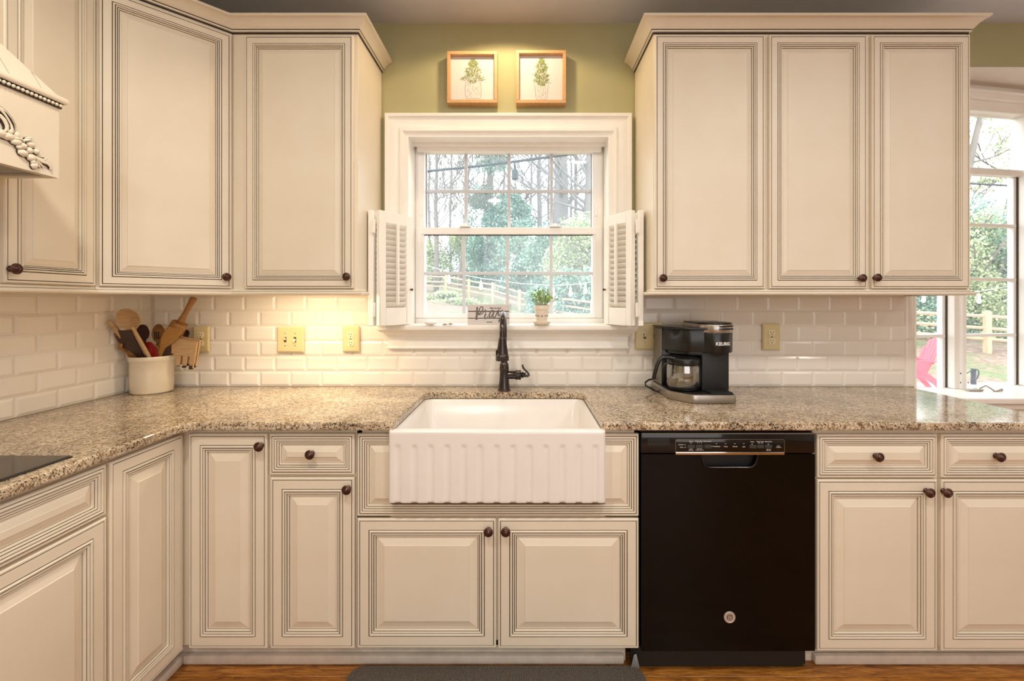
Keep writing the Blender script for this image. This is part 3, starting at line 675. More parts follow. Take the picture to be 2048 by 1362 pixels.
# ---------------------------------------------------------------- worktop
def fillet(poly, radii, n=6):
    out = []
    for i, p in enumerate(poly):
        r = radii.get(i, 0); p = Vector(p)
        if not r: out.append(tuple(p)); continue
        a = (Vector(poly[i - 1]) - p).normalized(); c = (Vector(poly[(i + 1) % len(poly)]) - p).normalized()
        ang = a.angle(c); t = r / math.tan(ang / 2); c0 = p + (a + c).normalized() * (r / sin(ang / 2))
        s = p + a * t - c0; e = p + c * t - c0
        for k in range(n + 1):
            v = s.lerp(e, k / n).normalized() * r if s.angle(e) > 1e-3 else s
            out.append(tuple(c0 + v))
    return out
top = [(-1.859, 2.2665), (-1.859, 0.36), (-1.190, 0.36), (-1.190, 1.593), (-0.4575, 1.593), (-0.4575, 2.119), (0.2775, 2.119), (0.2775, 1.593), (1.928, 1.593), (1.928, 2.2665)]
poly = fillet(top, {3: .045, 4: .012, 5: .035, 6: .035, 7: .012, 8: .02})
b = M(); b.prism(poly, CB, CT, lambda u, v, w: (u, v, w), bev=.007, seg=3)
tag(obj('worktop', b, granite, smooth=0), 'speckled beige and brown granite worktop running along both walls', 'worktop')

# cooktop
ck = thing('cooktop', 'black glass cooktop set into the granite on the left', 'cooktop', (-1.52, 0.83, CT))
b = M(); b.box(-1.775, -1.236, 0.43, 1.236, CT + .0002, CT + .006, bev=.002); wpart('glass_top', b, cook_glass, ck)
b = M(); b.box(-1.779, -1.233, 0.427, 1.239, CT + .0001, CT + .0035, bev=.0008); wpart('edge_trim', b, black_plain, ck)

# ---------------------------------------------------------------- farmhouse sink
sk = thing('farmhouse_sink', 'white fireclay farmhouse sink with a fluted apron front', 'sink', (-0.0925, 1.85, 0.633))
sx0, sx1, sy0, sy1, sz0, sz1 = -0.473, 0.288, 1.579, 2.135, 0.633, 0.8835
def rrect(x0, x1, y0, y1, r, z, n=6):
    q = []
    for cx, cy, a0 in ((x1 - r, y1 - r, 0), (x0 + r, y1 - r, pi / 2), (x0 + r, y0 + r, pi), (x1 - r, y0 + r, 1.5 * pi)):
        q += [(cx + r * cos(a0 + pi / 2 * k / n), cy + r * sin(a0 + pi / 2 * k / n), z) for k in range(n + 1)]
    return q
b = M(); t = .022; yf = sy0 + .028
b.loft([rrect(sx0 + .004, sx1 - .004, yf - .01, sy1, .02, sz0 + .004), rrect(sx0 + .004, sx1 - .004, yf - .01, sy1, .02, sz1 - .006), rrect(sx0 + .008, sx1 - .008, yf - .006, sy1 - .004, .02, sz1 - .001), rrect(sx0 + t - .006, sx1 - t + .006, yf - .002, sy1 - t + .006, .035, sz1 - .001),
        rrect(sx0 + t, sx1 - t, yf + .004, sy1 - t, .04, sz1 - .007), rrect(sx0 + t + .004, sx1 - t - .004, yf + .008, sy1 - t - .004, .045, .715), rrect(sx0 + t + .012, sx1 - t - .012, yf + .018, sy1 - t - .012, .05, .692), rrect(sx0 + t + .03, sx1 - t - .03, yf + .036, sy1 - t - .03, .05, .682),
        rrect(-.15, -.035, 1.80, 1.915, .0574, .676)], cap0=True, cap1=True)
wpart('basin', b, porcelain, sk, smooth=50)
# apron: a relief of thirteen flutes
nx, nz = 300, 46; c0 = X(795.3, 573.5); pit = (X(1191, 573.5) - c0) / 12
b = M(); grid = []
zs = [sz1 + .0045, sz1 + .0045, sz1 + .0035, sz1 + .0015, sz1 - .002] + [sz1 - .006 - (sz1 - .006 - sz0 - .006) * k / (nz - 8) for k in range(nz - 7)] + [sz0 + .0025, sz0]
yo = [.030, .010, .0045, .0018, .0004] + [0] * (nz - 7) + [.0012, .006]
ztop = Z(890, 573.5)
for z, y_ in zip(zs, yo):
    row_ = []
    for i in range(nx + 1):
        x = sx0 + (sx1 - sx0) * i / nx; e = min(x - sx0, sx1 - x); yy = sy0 + y_
        if e < .012: yy += .012 - sqrt(max(0, .012 ** 2 - (.012 - e) ** 2))
        k = round((x - c0) / pit); k = max(0, min(12, k)); dx = (x - c0 - k * pit) / .0150
        if abs(dx) < 1:
            end = ztop - .0130 * (1 - sqrt(1 - dx * dx))
            dep = .0036 * (1 - dx * dx) ** 1.5
            h = (end - z) / .012
            if h > 0: yy += dep * min(1, sqrt(h)); z_ = z + (.003 * (1 - dx * dx) if z < sz0 + .004 else 0)
            else: z_ = z
        else: z_ = z
        row_.append((x, yy, z_))
    grid.append(row_)
grid.append([(x, sy0 + .034, sz0 + .001) for x, _, _ in grid[-1]])
b.loft(grid, closed=False)
for s_ in (0, -1):
    side = [r_[s_] for r_ in grid]; b.add(side, [list(range(len(side)))])
wpart('apron', b, porcelain, sk, smooth=60)
b = M(); b.lathe([(.001, .003), (.03, .003), (.045, .006), (.055, .004), (.056, 0)], (-.0925, 1.8575, .676), n=24); wpart('drain', b, steel, sk)

# ---------------------------------------------------------------- faucet
fx, fy = X(1008.3, 418), 2.168
ft = thing('kitchen_faucet', 'dark bronze gooseneck faucet with side lever behind the sink', 'faucet', (fx, fy, CT))
def zz_(py, s=418): return Z(py, s)
b = M()
b.lathe([(.0295, 0), (.0300, .004), (.0285, .007), (.0275, .010), (.0262, .020), (.0240, .040), (.0222, .065), (.0215, .085), (.0218, .100), (.0235, .106), (.0235, .109), (.0220, .112), (.0215, .118), (.0222, .121), (.0222, .124), (.0195, .128), (.0165, .134), (.0150, .140), (.0148, .150)], n=28)
part('column', b, faucet_m, ft, smooth=35)
for z0_, r_ in ((.1075, .0238), (.1225, .0224), (.0035, .0302)):
    b = M(); b.lathe([(r_ - .003, -.0015), (r_, -.0008), (r_, .0008), (r_ - .003, .0015)], (0, 0, z0_), n=28); part('ring', b, copper, ft)
R_ = .094; zc = 1.297 - .0125 - R_ - CT; yh = -2 * R_
arc = [(0, 0, .145), (0, 0, .20), (0, 0, zc - .02)] + [(0, -R_ + R_ * cos(a), zc + R_ * sin(a)) for a in [pi * k / 18 for k in range(19)]] + [(0, yh, zc - .03), (0, yh, 1.178 - CT)]
b = M(); b.tube(arc, .0125, n=16); part('gooseneck', b, faucet_m, ft, smooth=60)
b = M(); h0 = 1.084 - CT
b.lathe([(.022, -.004), (.0290, -.002), (.0300, .002), (.0300, .005), (.0285, .0065), (.0285, .010), (.0296, .012), (.0296, .0165), (.0275, .019), (.0255, .030), (.0225, .050), (.0190, .072), (.0165, .088), (.0160, .094), (.0152, .097), (.0138, .099)], (0, yh, h0), n=28)
b.lathe([(.004, -.007), (.014, -.0065), (.022, -.004)], (0, yh, h0), n=20)
h_ = part('spray_head', b, faucet_m, ft, smooth=35)
b = M(); b.box(-.0285, -.022, yh - .012, yh - .002, h0 + .020, h0 + .045, bev=.003); part('spray_button', b, black_plain, h_)
RX = Matrix.Rotation(pi / 2, 3, 'Y'); zl = Z(750, 418) - CT
b = M(); b.lathe([(.016, 0), (.0190, .012), (.0195, .040), (.0215, .044), (.0240, .047), (.0240, .050), (.0220, .052), (.0220, .060), (.0240, .062), (.0240, .066), (.0200, .069), (.0130, .071), (.0120, .074), (.0160, .076), (.0160, .079), (.0110, .082), (.0100, .087), (.0150, .089), (.0150, .091), (.006, .093)], (.012, 0, zl), rot=RX, n=24)
part('valve_body', b, faucet_m, ft, smooth=35)
lp = lambda cx, cy: ((920 + cx / 6.19 - 1008.3) / 418, -.012, Z(600 + cy / 6.19, 418) - CT)
b = M(); b.tube([lp(805, 925), lp(835, 940), lp(850, 930), lp(846, 905), lp(825, 880), lp(800, 858), lp(782, 832), lp(774, 805), lp(783, 797)], [.005, .0062, .0062, .0052, .0046, .0046, .0050, .0046, .003], n=10); part('lever', b, faucet_m, ft, smooth=60)

# ---------------------------------------------------------------- dishwasher
SD = 563.0; YDW = F / SD
xd = lambda px: X(px, SD); zd = lambda py: Z(py, SD)
dw = thing('dishwasher', 'black built-in dishwasher between the sink cabinet and the right base cabinet', 'dishwasher', (xd(1456), YDW, 0))
x0, x1 = xd(1282.5), xd(1630)
b = M(); b.box(x0 + .004, x1 - .004, YDW + .03, 2.2, .1, .874); wpart('tub', b, black_plain, dw, smooth=0)
hx0, hx1, hz0, hz1 = xd(1402), xd(1516), zd(935), zd(909.5)
# door skin around a recessed, round-cornered handle pocket
dz0, dz1 = zd(1302), zd(908.5)
pocket = fillet([(hx0, hz1), (hx0 + .012, hz0), (hx1 - .012, hz0), (hx1, hz1)], {1: .028, 2: .028}, 8)
b = M(); yd0 = YDW
low = pocket[1:-1]
q = [(x0, dz1), (hx0, dz1)] + low + [(hx1, dz1), (x1, dz1), (x1, dz0), (x0, dz0)]
bm = bmesh.new(); f = bm.faces.new([bm.verts.new((u, v, 0)) for u, v in q]); r = bmesh.ops.extrude_face_region(bm, geom=[f])
for e in r['geom']:
    if isinstance(e, bmesh.types.BMVert): e.co.z = .028
es = [e for e in bm.edges if abs(e.verts[0].co.z) < 1e-6 and abs(e.verts[1].co.z) < 1e-6 and min(v.co.y for v in e.verts) > hz0 - .001 and max(abs(v.co.x - (hx0 + hx1) / 2) for v in e.verts) < (hx1 - hx0) / 2 + .001]
for v in bm.verts: v.co = Vector((v.co.x, yd0 + v.co.z, v.co.y))
b.bm(bm); wpart('door', b, black_gloss, dw, smooth=20)
b = M(); b.tube([(u, yd0 - .0005, v) for u, v in pocket], .0035, n=8); wpart('handle_rim', b, black_panel, dw, smooth=60)
b = M(); b.box(hx0 - .01, hx1 + .01, yd0 + .022, yd0 + .03, hz0 - .01, hz1 + .02); wpart('handle_pocket', b, pocket_m, dw, smooth=0)
b = M(); b.box(x0, x1, yd0, yd0 + .03, zd(906.5), zd(866.5), bev=.003, seg=2)
cp = wpart('control_panel', b, black_panel, dw)
b = M(); b.box(x0 + .001, x1 - .001, yd0 - .0012, yd0 + .004, zd(868.3), zd(866), bev=.0008); wpart('top_edge', b, iron_m, cp, smooth=0)
b = M(); cx0, cx1, cz0, cz1 = xd(1350), xd(1567.5), zd(903), zd(878)
b.box(cx0, cx1, yd0 - .004, yd0 + .004, cz0, cz1, bev=.0025, seg=2); wpart('console', b, black_panel, cp)
b = M(); b.tube([(cx0 + .0006, yd0 - .004, cz0), (cx0 + .0006, yd0 - .004, cz1 - .004), (cx0 + .004, yd0 - .004, cz1), (cx1 - .004, yd0 - .004, cz1), (cx1, yd0 - .004, cz1 - .004), (cx1, yd0 - .004, cz0)], .0008, n=5); wpart('console_edge', b, steel, cp)
b = M(); b.box(cx0, cx1, yd0 - .006, yd0 + .004, zd(908.8), zd(902.8), bev=.0018, seg=2); wpart('chrome_strip', b, chrome, cp)
for px in (1381.5, 1398, 1415, 1504.5, 1520, 1536):
    b = M(); b.box(xd(px) - .0125, xd(px) + .0125, yd0 - .0052, yd0, zd(896), zd(889), bev=.001); wpart('button', b, btn_m, cp)
b = M()
for r_ in range(2):
    za, ze = zd((881.5, 888.8)[r_] - 3.2), zd((881.5, 888.8)[r_] + .6)
    for i in range(5):
        xa = xd(1297 + i * 8.3); b.box(xa, xa + .0125, yd0 - .0012, yd0 + .001, ze, za)
wpart('vent_slots', b, pocket_m, cp, kind='stuff', smooth=0)
b = M()
for px in [1296 + 8.3 * i for i in range(6)]: b.box(xd(px) - .0006, xd(px) + .0006, yd0 - .0016, yd0 + .001, zd(889.8), zd(877.8))
for py in (877.8, 882.3, 885.2, 889.7): b.box(xd(1296), xd(1337.6), yd0 - .0016, yd0 + .001, zd(py + .35), zd(py - .35))
wpart('vent_bars', b, btn_m, cp, kind='stuff', smooth=0)
b = M(); cn = lambda u, v, w: (u, yd0 - .0044 - w, v)
for s, px, py, h in (('Start', 1381, 882.2, 4.6), ('Delay Hours', 1397.5, 881.8, 3.6), ('2    4    8', 1398, 884.8, 2.8), ('Select Cycle', 1414, 881.8, 3.6), ('Sanitized', 1361, 888.4, 3.4), ('Clean', 1362.5, 893.8, 3.4), ('Cancel', 1381, 897.2, 2.6), ('Hold 3 Sec', 1381, 899.6, 2.6), ('Delay Start', 1398, 897, 2.6), ('Hold 3 Sec to Cancel', 1398, 899.4, 2.2),
                     ('AutoSense', 1432.5, 892, 3.6), ('Heavy', 1450.5, 892.2, 3.6), ('Normal', 1468.8, 892.3, 3.6), ('Light', 1486.5, 892.6, 3.6), ('Steam', 1503.5, 882.6, 3.6), ('Wash Temp', 1519, 882.3, 3.6), ('Boost   Sani', 1519.5, 885.2, 2.6), ('Heated Dry', 1535.5, 882.5, 3.6), ('Lock', 1555.5, 891, 3.2), ('Controls', 1556, 893.9, 3.2), ('Add a Dish', 1536, 898, 2.4), ('Hold 3 Sec', 1536, 900.2, 2.4)):
    text_into(b, s, h * .84 / SD, lambda u, v, w, a=xd(px), c=zd(py): cn(u + a, v + c, w))
for px, py in ((1369.5, 888.6), (1369.5, 893.9), (1381, 885.8), (1432, 886.8), (1450, 886.8), (1468.5, 886.8), (1486.5, 886.9), (1503, 887.2), (1535.5, 887.4), (1423.3, 892)):
    b.box(xd(px) - .0022, xd(px) + .0022, yd0 - .0046, yd0 - .004, zd(py) - .0006, zd(py) + .0006)
wpart('panel_lettering', b, lettering_w, cp, smooth=0, kind='stuff')
# round badge with its monogram
bx, bz_ = xd(1459), zd(1234.2); RB = Matrix.Rotation(pi / 2, 3, 'X'); ro = .0205
b = M(); b.lathe([(ro, 0), (ro, .0015), (ro - .001, .0028), (ro - .0028, .0030), (ro - .0035, .0022), (.0005, .0020)], (bx, yd0, bz_), rot=RB, n=36)
bd = wpart('badge', b, badge_m, dw, smooth=40)
b = M(); lob = []
for k in range(48):
    a = 2 * pi * k / 48; rad = .0098 + .0019 * abs(sin(2 * a)); lob.append((bx + rad * cos(a), bz_ + rad * sin(a)))
b.prism(lob, 0, .0002, lambda u, v, w: (u, yd0 - .0021 - w, v)); wpart('monogram_ground', b, plum_wood, bd, smooth=0)
b = M(); um = lambda pts: [(bx + u * .0098, yd0 - .0024, bz_ + v * .0098) for u, v in pts]
for pts in ([(-.75, .35), (-.55, .75), (-.2, .55), (0, .1), (.15, -.2), (.45, -.15), (.75, -.35), (.7, -.75), (.4, -.85), (.15, -.55), (.3, -.3), (.6, -.45)],
            [(.35, .75), (.6, .55), (.35, .2), (0, 0), (-.3, -.15), (-.7, -.35), (-.65, -.75), (-.3, -.8), (-.15, -.5), (-.4, -.35), (-.5, -.55)],
            [(-.6, .15), (-.3, .3), (-.1, .6), (.05, .85)], [(.2, .1), (.45, .4), (.7, .25), (.55, .05)]):
    b.tube(um(pts), .0011, n=6, flat=.4)
wpart('monogram', b, badge_m, bd, smooth=60)
b = M(); b.box(xd(1270) , X(1605, 545), 1.655, 1.68, .004, zd(1303), bev=.002); b.box(X(1605, 545), X(1613, 545), 1.668, 1.688, .004, .085); wpart('toe_panel', b, black_soft, dw, smooth=0)
# small metal piece at the foot of the dishwasher
b = M(); s5 = 549
b.prism([(X(1262, s5), Z(1331, s5)), (X(1268, s5), Z(1311, s5)), (X(1273, s5), Z(1309, s5)), (X(1279, s5), Z(1334, s5)), (X(1266, s5), .002)], 0, .006, lambda u, v, w: (u, 1.648 - w * .5 + (v - .02) * .15, v), bev=.0015)
tag(obj('corner_guard', b, tin_m), 'small bent grey metal piece on the floor at the left foot of the dishwasher', 'metal piece')

# ---------------------------------------------------------------- floor mat
b = M(); mx0, mx1 = X(706, 547), X(1283, 547)
b.prism(fillet([(mx0, 1.652), (mx0, 1.15), (mx1, 1.15), (mx1, 1.652)], {0: .05, 1: .05, 2: .05, 3: .05}, 8), .001, .013, lambda u, v, w: (u, v, w), bev=.004)
tag(obj('kitchen_mat', b, mat_m), 'dark brown woven floor mat in front of the sink', 'mat')

# ---------------------------------------------------------------- wall plates
def plate(kind, label, px0, px1, py0, py1):
    s = 401.5; w_, h_ = (px1 - px0) / s, (py1 - py0) / s; xc, zc_ = X((px0 + px1) / 2, s), Z((py0 + py1) / 2, s); y = 2.26
    t = thing({'outlet': 'wall_outlet', 'switch': 'light_switch'}[kind], label, kind, (xc, y, zc_), group='ivory wall plates')
    b = M(); q = lambda i, yy: [(-w_ / 2 + i, yy, -h_ / 2 + i), (w_ / 2 - i, yy, -h_ / 2 + i), (w_ / 2 - i, yy, h_ / 2 - i), (-w_ / 2 + i, yy, h_ / 2 - i)]
    b.loft([q(0, 0), q(0, -.003), q(.001, -.0045), q(.006, -.0085), q(.009, -.009)], cap0=True, cap1=True); part('cover_plate', b, ivory, t, smooth=0)
    RF = Matrix.Rotation(pi / 2, 3, 'X')
    if kind == 'outlet':
        for dz in (.0205, -.0205):
            b = M(); pts = [(max(-.0165, min(.0165, .0182 * cos(a))), max(-.0145, min(.0145, .0182 * sin(a)))) for a in [2 * pi * k / 32 for k in range(32)]]
            b.prism(pts, .009, .0115, lambda u, v, w, d=dz: (u, -w, v + d), bev=.0006); rc = part('receptacle', b, ivory_lt, t)
            b = M(); b.box(-.0075, -.0052, -.0119, -.011, dz - .001, dz + .0085); b.box(.0052, .0075, -.0119, -.011, dz, dz + .0075); b.lathe([(.0026, 0), (.0026, .0009), (.0005, .0009)], (0, -.0110, dz - .0075), rot=RF, n=10)
            part('slots', b, slot_m, rc, smooth=0, kind='stuff')
        b = M(); b.lathe([(.003, 0), (.003, .001), (.0005, .0014)], (0, -.009, 0), rot=RF, n=10); part('screw', b, slot_m, t)
    else:
        n = 2; dx = w_ * .18
        for i, sx in enumerate((-dx, dx)):
            b = M(); b.box(sx - .006, sx + .006, -.0098, -.009, -.0125, .0125); part('toggle_slot', b, slot_m, t, smooth=0)
            up = 1 if i == 0 else -1
            b = M(); b.box(sx - .0042, sx + .0042, -.022, -.007, -.0055, .0055, bev=.0015); b.xform(lambda p, u=up: Vector((p.x, p.y, p.z + u * (-p.y - .008) * .55))); part('toggle', b, ivory_lt, t)
            b = M()
            for dz in (.0305, -.0305): b.lathe([(.0028, 0), (.0028, .0008), (.0005, .0012)], (sx, -.009, dz), rot=RF, n=10)
            part('screw', b, iron_m, t, kind='stuff')
plate('outlet', 'ivory wall outlet in the left corner behind the utensil crock', 385.5, 418.5, 652, 704)
plate('switch', 'ivory two-switch plate under the strip light left of the window', 553.7, 607.9, 653, 705)
plate('outlet', 'ivory wall outlet just left of the window shutter', 685, 719, 652, 704)
plate('switch', 'ivory two-switch plate partly behind the coffee maker, by the right shutter', 1271.5, 1327, 645.5, 699.5)
plate('outlet', 'ivory wall outlet hidden behind the coffee maker with only its top edge showing', 1355, 1388, 648, 700)
plate('outlet', 'ivory wall outlet on the tiles to the right of the coffee maker', 1525.5, 1560.5, 647.5, 700.5)

# ---------------------------------------------------------------- strip light
t = thing('strip_light', 'slim glowing strip light under the left wall cabinet', 'lamp', (-0.995, 1.985, 1.381))
b = M(); b.box(-1.272, -0.716, 1.965, 2.005, 1.3705, 1.3805, bev=.002); wpart('housing', b, white_trim, t)
b = M(); b.box(-1.265, -0.745, 1.9635, 1.999, 1.3675, 1.3710, bev=.001); wpart('lens', b, strip_m, t)

# ---------------------------------------------------------------- framed prints
def picture(label, px0, px1, py0, py1, seed, slim):
    s = 408.0; yb = YP - .0015; x0, x1, z0, z1 = X(px0, s), X(px1, s), Z(py1, s), Z(py0, s)
    t = thing('framed_print', label, 'picture', ((x0 + x1) / 2, yb, z0), group='framed plant prints over the window')
    fw, d = .0155, .050
    b = M(); yf = yb - d
    for a, e, c_, g_ in ((x0, x1, z1 - fw, z1), (x0, x1, z0, z0 + fw)): b.box(a, e, yf, yb, c_, g_, bev=.001)
    for a, e in ((x0, x0 + fw), (x1 - fw, x1)): b.box(a, e, yf, yb, z0 + fw, z1 - fw, bev=.001)
    wpart('frame', b, frame_w, t, smooth=0)
    b = M(); b.box(x0 + fw * .8, x1 - fw * .8, yb - .026, yb - .02, z0 + fw * .8, z1 - fw * .8); pr = wpart('print', b, paper_m, t, smooth=0)
    rg = random.Random(seed); cx = (x0 + x1) / 2 + (.002 if not slim else .003); H = z1 - z0; yy = yb - .0263
    b = M()
    base = z0 + H * (.42 if not slim else .36); tip = z1 - H * .13
    for i in range(620):
        tt = rg.random(); env = (H * .24 * (1 - tt) ** .75 + .004) if not slim else (H * .21 * (1 - tt) ** .6 + .004) * (.45 + .55 * abs(sin(tt * 10)))
        px_ = cx + rg.uniform(-1, 1) * env * (.4 if tt < .08 else 1); pz = base + (tip - base) * tt
        wob = abs(sin(tt * 9 + seed)); px_ = cx + (px_ - cx) * (.55 + .45 * wob); an = (px_ - cx) / env * 1.1 + rg.uniform(-.7, .7); ln = rg.uniform(.006, .015) if not slim else rg.uniform(.006, .018); wd = rg.uniform(.0008, .0016)
        dx, dz = sin(an) * ln, cos(an) * ln; nx_, nz_ = cos(an) * wd, -sin(an) * wd; yj = yy - rg.random() * .0004
        b.add([(px_ - nx_, yj, pz - nz_), (px_ + nx_, yj, pz + nz_), (px_ + dx, yj, pz + dz)], [(0, 1, 2)])
    wpart('printed_plant', b, needle_m, pr, smooth=0, fix=False, kind='stuff')
    b = M(); bw0, bw1, bz0, bz1 = (.036, .040, z0 + H * .12, base + .008) if not slim else (.026, .034, z0 + H * .10, base + .006)
    def jar(f): return [(cx + sg * (bw0 + (bw1 - bw0) * (sin(pi * k / 10) if not slim else k / 10)) * f, yy, bz0 + (bz1 - bz0) * k / 10) for sg, ks in ((-1, range(10, -1, -1)), (1, range(11))) for k in ks]
    b.tube(jar(1), .0009, n=4, flat=.2)
    for i in range(110):
        px_, pz = cx + rg.uniform(-.85, .85) * bw0, rg.uniform(bz0 + .003, bz1); an = rg.uniform(-.5, .5) + (1.57 if i % 3 == 0 else 0); ln = rg.uniform(.002, .008); k_ = .0006
        dx, dz = sin(an) * ln, cos(an) * ln
        b.add([(px_ - k_, yy, pz), (px_ + k_, yy, pz), (px_ + dx + k_, yy, pz + dz), (px_ + dx - k_, yy, pz + dz)], [(0, 1, 2, 3)])
    wpart('printed_jar', b, ink_m, pr, smooth=0, fix=False)
picture('wood-framed print of a bushy fern sprig in a round jar, above the window', 893.5, 994.5, 100.5, 204, 3, False)
picture('wood-framed print of a slim evergreen sprig in a tapered cup, above the window', 1032, 1132.5, 98.5, 204.5, 8, True)

# ---------------------------------------------------------------- shutters
def shutter(label, hinge_side, far, near, fold):
    # far/near: plan points of the open leaf; the second leaf folds back behind it
    t = thing('window_shutter', label, 'shutter', (near[0], near[1], 1.228), group='half shutters of the kitchen window')
    H = .527
    def leaf(name, a, e, rod):
        A, E = Vector(a), Vector(e); L = (E - A).length; an = atan2(E.y - A.y, E.x - A.x); th = .026; stl = .038
        b = M(); q = th / 2
        b.box(0, stl, -q, q, 0, H, bev=.003); b.box(L - stl, L, -q, q, 0, H, bev=.003); b.box(stl - .001, L - stl + .001, -q + .002, q - .002, 0, .083, bev=.002); b.box(stl - .001, L - stl + .001, -q + .002, q - .002, H - .052, H, bev=.002)
        o = obj(name, b, shutter_m, t, loc=(a[0], a[1], 1.228), rz=an)
        n = 15; z0_, z1_ = .083, H - .052; pit_ = (z1_ - z0_) / n
        sl_ = M(); pr_ = [(.0190 * cos(k * pi / 5), .0038 * sin(k * pi / 5)) for k in range(10)]; ta = radians(-42 if rod > 0 else 42)
        rg_ = [(u * cos(ta) - v * sin(ta), u * sin(ta) + v * cos(ta)) for u, v in pr_]
        sl_.loft([[(stl, u, v) for u, v in rg_], [(L - stl, u, v) for u, v in rg_]], cap0=True, cap1=True); me = sl_.mesh('slat', shutter_m, smooth=60)
        for i in range(n): link('slat', me, o, (0, 0, z0_ + pit_ * (i + .5)), world=False)
        b = M(); b.box(L / 2 - .006, L / 2 + .006, -.006, .006, z0_ + .012, z1_ + .006, bev=.0015); b.xform(lambda p: Vector((p.x, p.y - rod * (q + .006), p.z))); part('tilt_rod', b, shutter_m, o)
        return o, L
    if hinge_side < 0: o, L = leaf('front_leaf', near, far, 1)
    else: o, L = leaf('front_leaf', far, near, 1)
    kx = L - .014 if hinge_side < 0 else .014
    b = M(); b.lathe([(.0045, 0), (.003, .003), (.003, .008), (.0062, .010), (.0062, .013), (.002, .015)], (kx, -.013, Z(579, 415) - 1.228), rot=Matrix.Rotation(pi / 2, 3, 'X'), n=12); part('knob', b, bronze, o)
    if hinge_side < 0: leaf('folded_leaf', fold[0], fold[1], -1)
    else: leaf('folded_leaf', fold[1], fold[0], -1)
    for dz in (.075, H - .075):
        b = M(); sx_ = near[0] + hinge_side * .0165; b.box(sx_ - .010, sx_ + .010, near[1] - .0165, near[1] - .013, dz - .032 + 1.228, dz + .032 + 1.228, bev=.001); b.tube([(sx_, near[1] - .017, 1.228 + dz - .03), (sx_, near[1] - .017, 1.228 + dz + .03)], .0035, n=8); wpart('hinge', b, shutter_m, t)
shutter('white half shutter folded open at the left of the kitchen window', -1, (-0.556, 2.228), (-0.660, 2.052), ((-0.693, 2.052), (-0.699, 2.228)))
shutter('white half shutter folded open at the right of the kitchen window', 1, (0.405, 2.228), (0.498, 2.052), ((0.533, 2.052), (0.540, 2.228)))
# ---------------------------------------------------------------- coffee maker
cm_ = thing('coffee_maker', 'black two-way coffee maker with glass carafe and steel base band', 'coffee maker', (0.77, 2.05, CT))
e = CT
b = M()
foot = fillet([(.631, 2.23), (.631, 1.975), (.70, 1.882), (.889, 1.882), (.889, 2.23)], {1: .07, 2: .05, 3: .012}, 8)
b.prism(foot, e + .002, e + .036, lambda u, v, w: (u, v, w), bev=.002); wpart('base_band', b, steel, cm_)
inn = fillet([(.636, 2.225), (.636, 1.978), (.702, 1.888), (.884, 1.888), (.884, 2.225)], {1: .07, 2: .05, 3: .010}, 8)
b = M(); b.prism(inn, e + .030, e + .0385, lambda u, v, w: (u, v, w), bev=.0015); wpart('base_top', b, black_plain, cm_)
b = M(); b.box(.775, .893, 1.965, 2.225, e + .038, e + .222, bev=.004, seg=2); wpart('tower', b, black_soft, cm_)
b = M(); b.box(.646, .778, 2.115, 2.225, e + .038, e + .215, bev=.004, seg=2); wpart('rear_column', b, black_plain, cm_)
b = M(); b.box(.6415, .6465, 2.112, 2.225, e + .034, e + .30, bev=.001); wpart('side_skin', b, iron_m, cm_, smooth=0)
blk = fillet([(.645, 2.222), (.645, 2.10), (.70, 1.962), (.80, 1.948), (.80, 2.222)], {1: .07, 2: .06}, 8)
b = M(); b.prism(blk, e + .206, e + .305, lambda u, v, w: (u, v, w), bev=.003); b.prism(fillet([(.665, 2.2), (.665, 2.10), (.715, 1.985), (.785, 1.965), (.785, 2.2)], {1: .05, 2: .03}, 6), e + .190, e + .208, lambda u, v, w: (u, v, w), bev=.002); wpart('brew_housing', b, black_plain, cm_)
lid = fillet([(.636, 2.226), (.636, 2.09), (.693, 1.952), (.80, 1.938), (.80, 2.226)], {1: .07, 2: .06}, 8)
b = M(); b.prism(lid, e + .303, e + .312, lambda u, v, w: (u, v, w), bev=.003); wpart('reservoir_lid', b, black_plain, cm_)
hc = (.839, 1.998); hr = .0765
hpts = [(hc[0] + hr * cos(a), hc[1] + hr * sin(a)) for a in [pi + pi * k / 24 for k in range(25)]] + [(hc[0] + hr, 2.17), (hc[0] - hr, 2.17)]
b = M(); b.prism(hpts, e + .206, e + .292, lambda u, v, w: (u, v, w), bev=.003); wpart('brew_head', b, black_plain, cm_, smooth=50)
b = M(); b.prism([(hc[0] + (u - hc[0]) * 1.008, hc[1] + (v - hc[1]) * 1.008) for u, v in hpts], e + .290, e + .328, lambda u, v, w: (u, v, w), bev=.004); wpart('head_band', b, steel, cm_, smooth=50)
b = M(); b.prism([(hc[0] + (u - hc[0]) * .97, hc[1] + (v - hc[1]) * .97) for u, v in hpts], e + .326, e + .335, lambda u, v, w: (u, v, w), bev=.004); wpart('head_lid', b, black_plain, cm_, smooth=50)
b = M(); ring_ = [(hc[0] + (hr + .004) * cos(a), hc[1] + (hr + .004) * sin(a)) for a in [1.5 * pi + d for d in (-.1, .1, .3, .5, .7, .85)]]
b.tube([(u, v, e + .308) for u, v in ring_], .0035, n=8); b.tube([(u, v, e + .320) for u, v in ring_], .003, n=8); wpart('lift_handle', b, black_plain, cm_)
b = M(); b.lathe([(.030, 0), (.034, .006), (.034, .018)], (hc[0], hc[1] - .01, e + .190), n=20); wpart('nozzle', b, black_plain, cm_)
b = M(); b.prism(fillet([(.78, 1.965), (.785, 1.895), (.882, 1.895), (.882, 1.965)], {1: .01, 2: .01}), e + .0385, e + .043, lambda u, v, w: (u, v, w), bev=.001)
for i in range(7): b.box(.792, .876, 1.902 + i * .008, 1.905 + i * .008, e + .0428, e + .0438)
wpart('drip_tray', b, black_soft, cm_)
b = M(); th0 = 1.5 * pi + .16
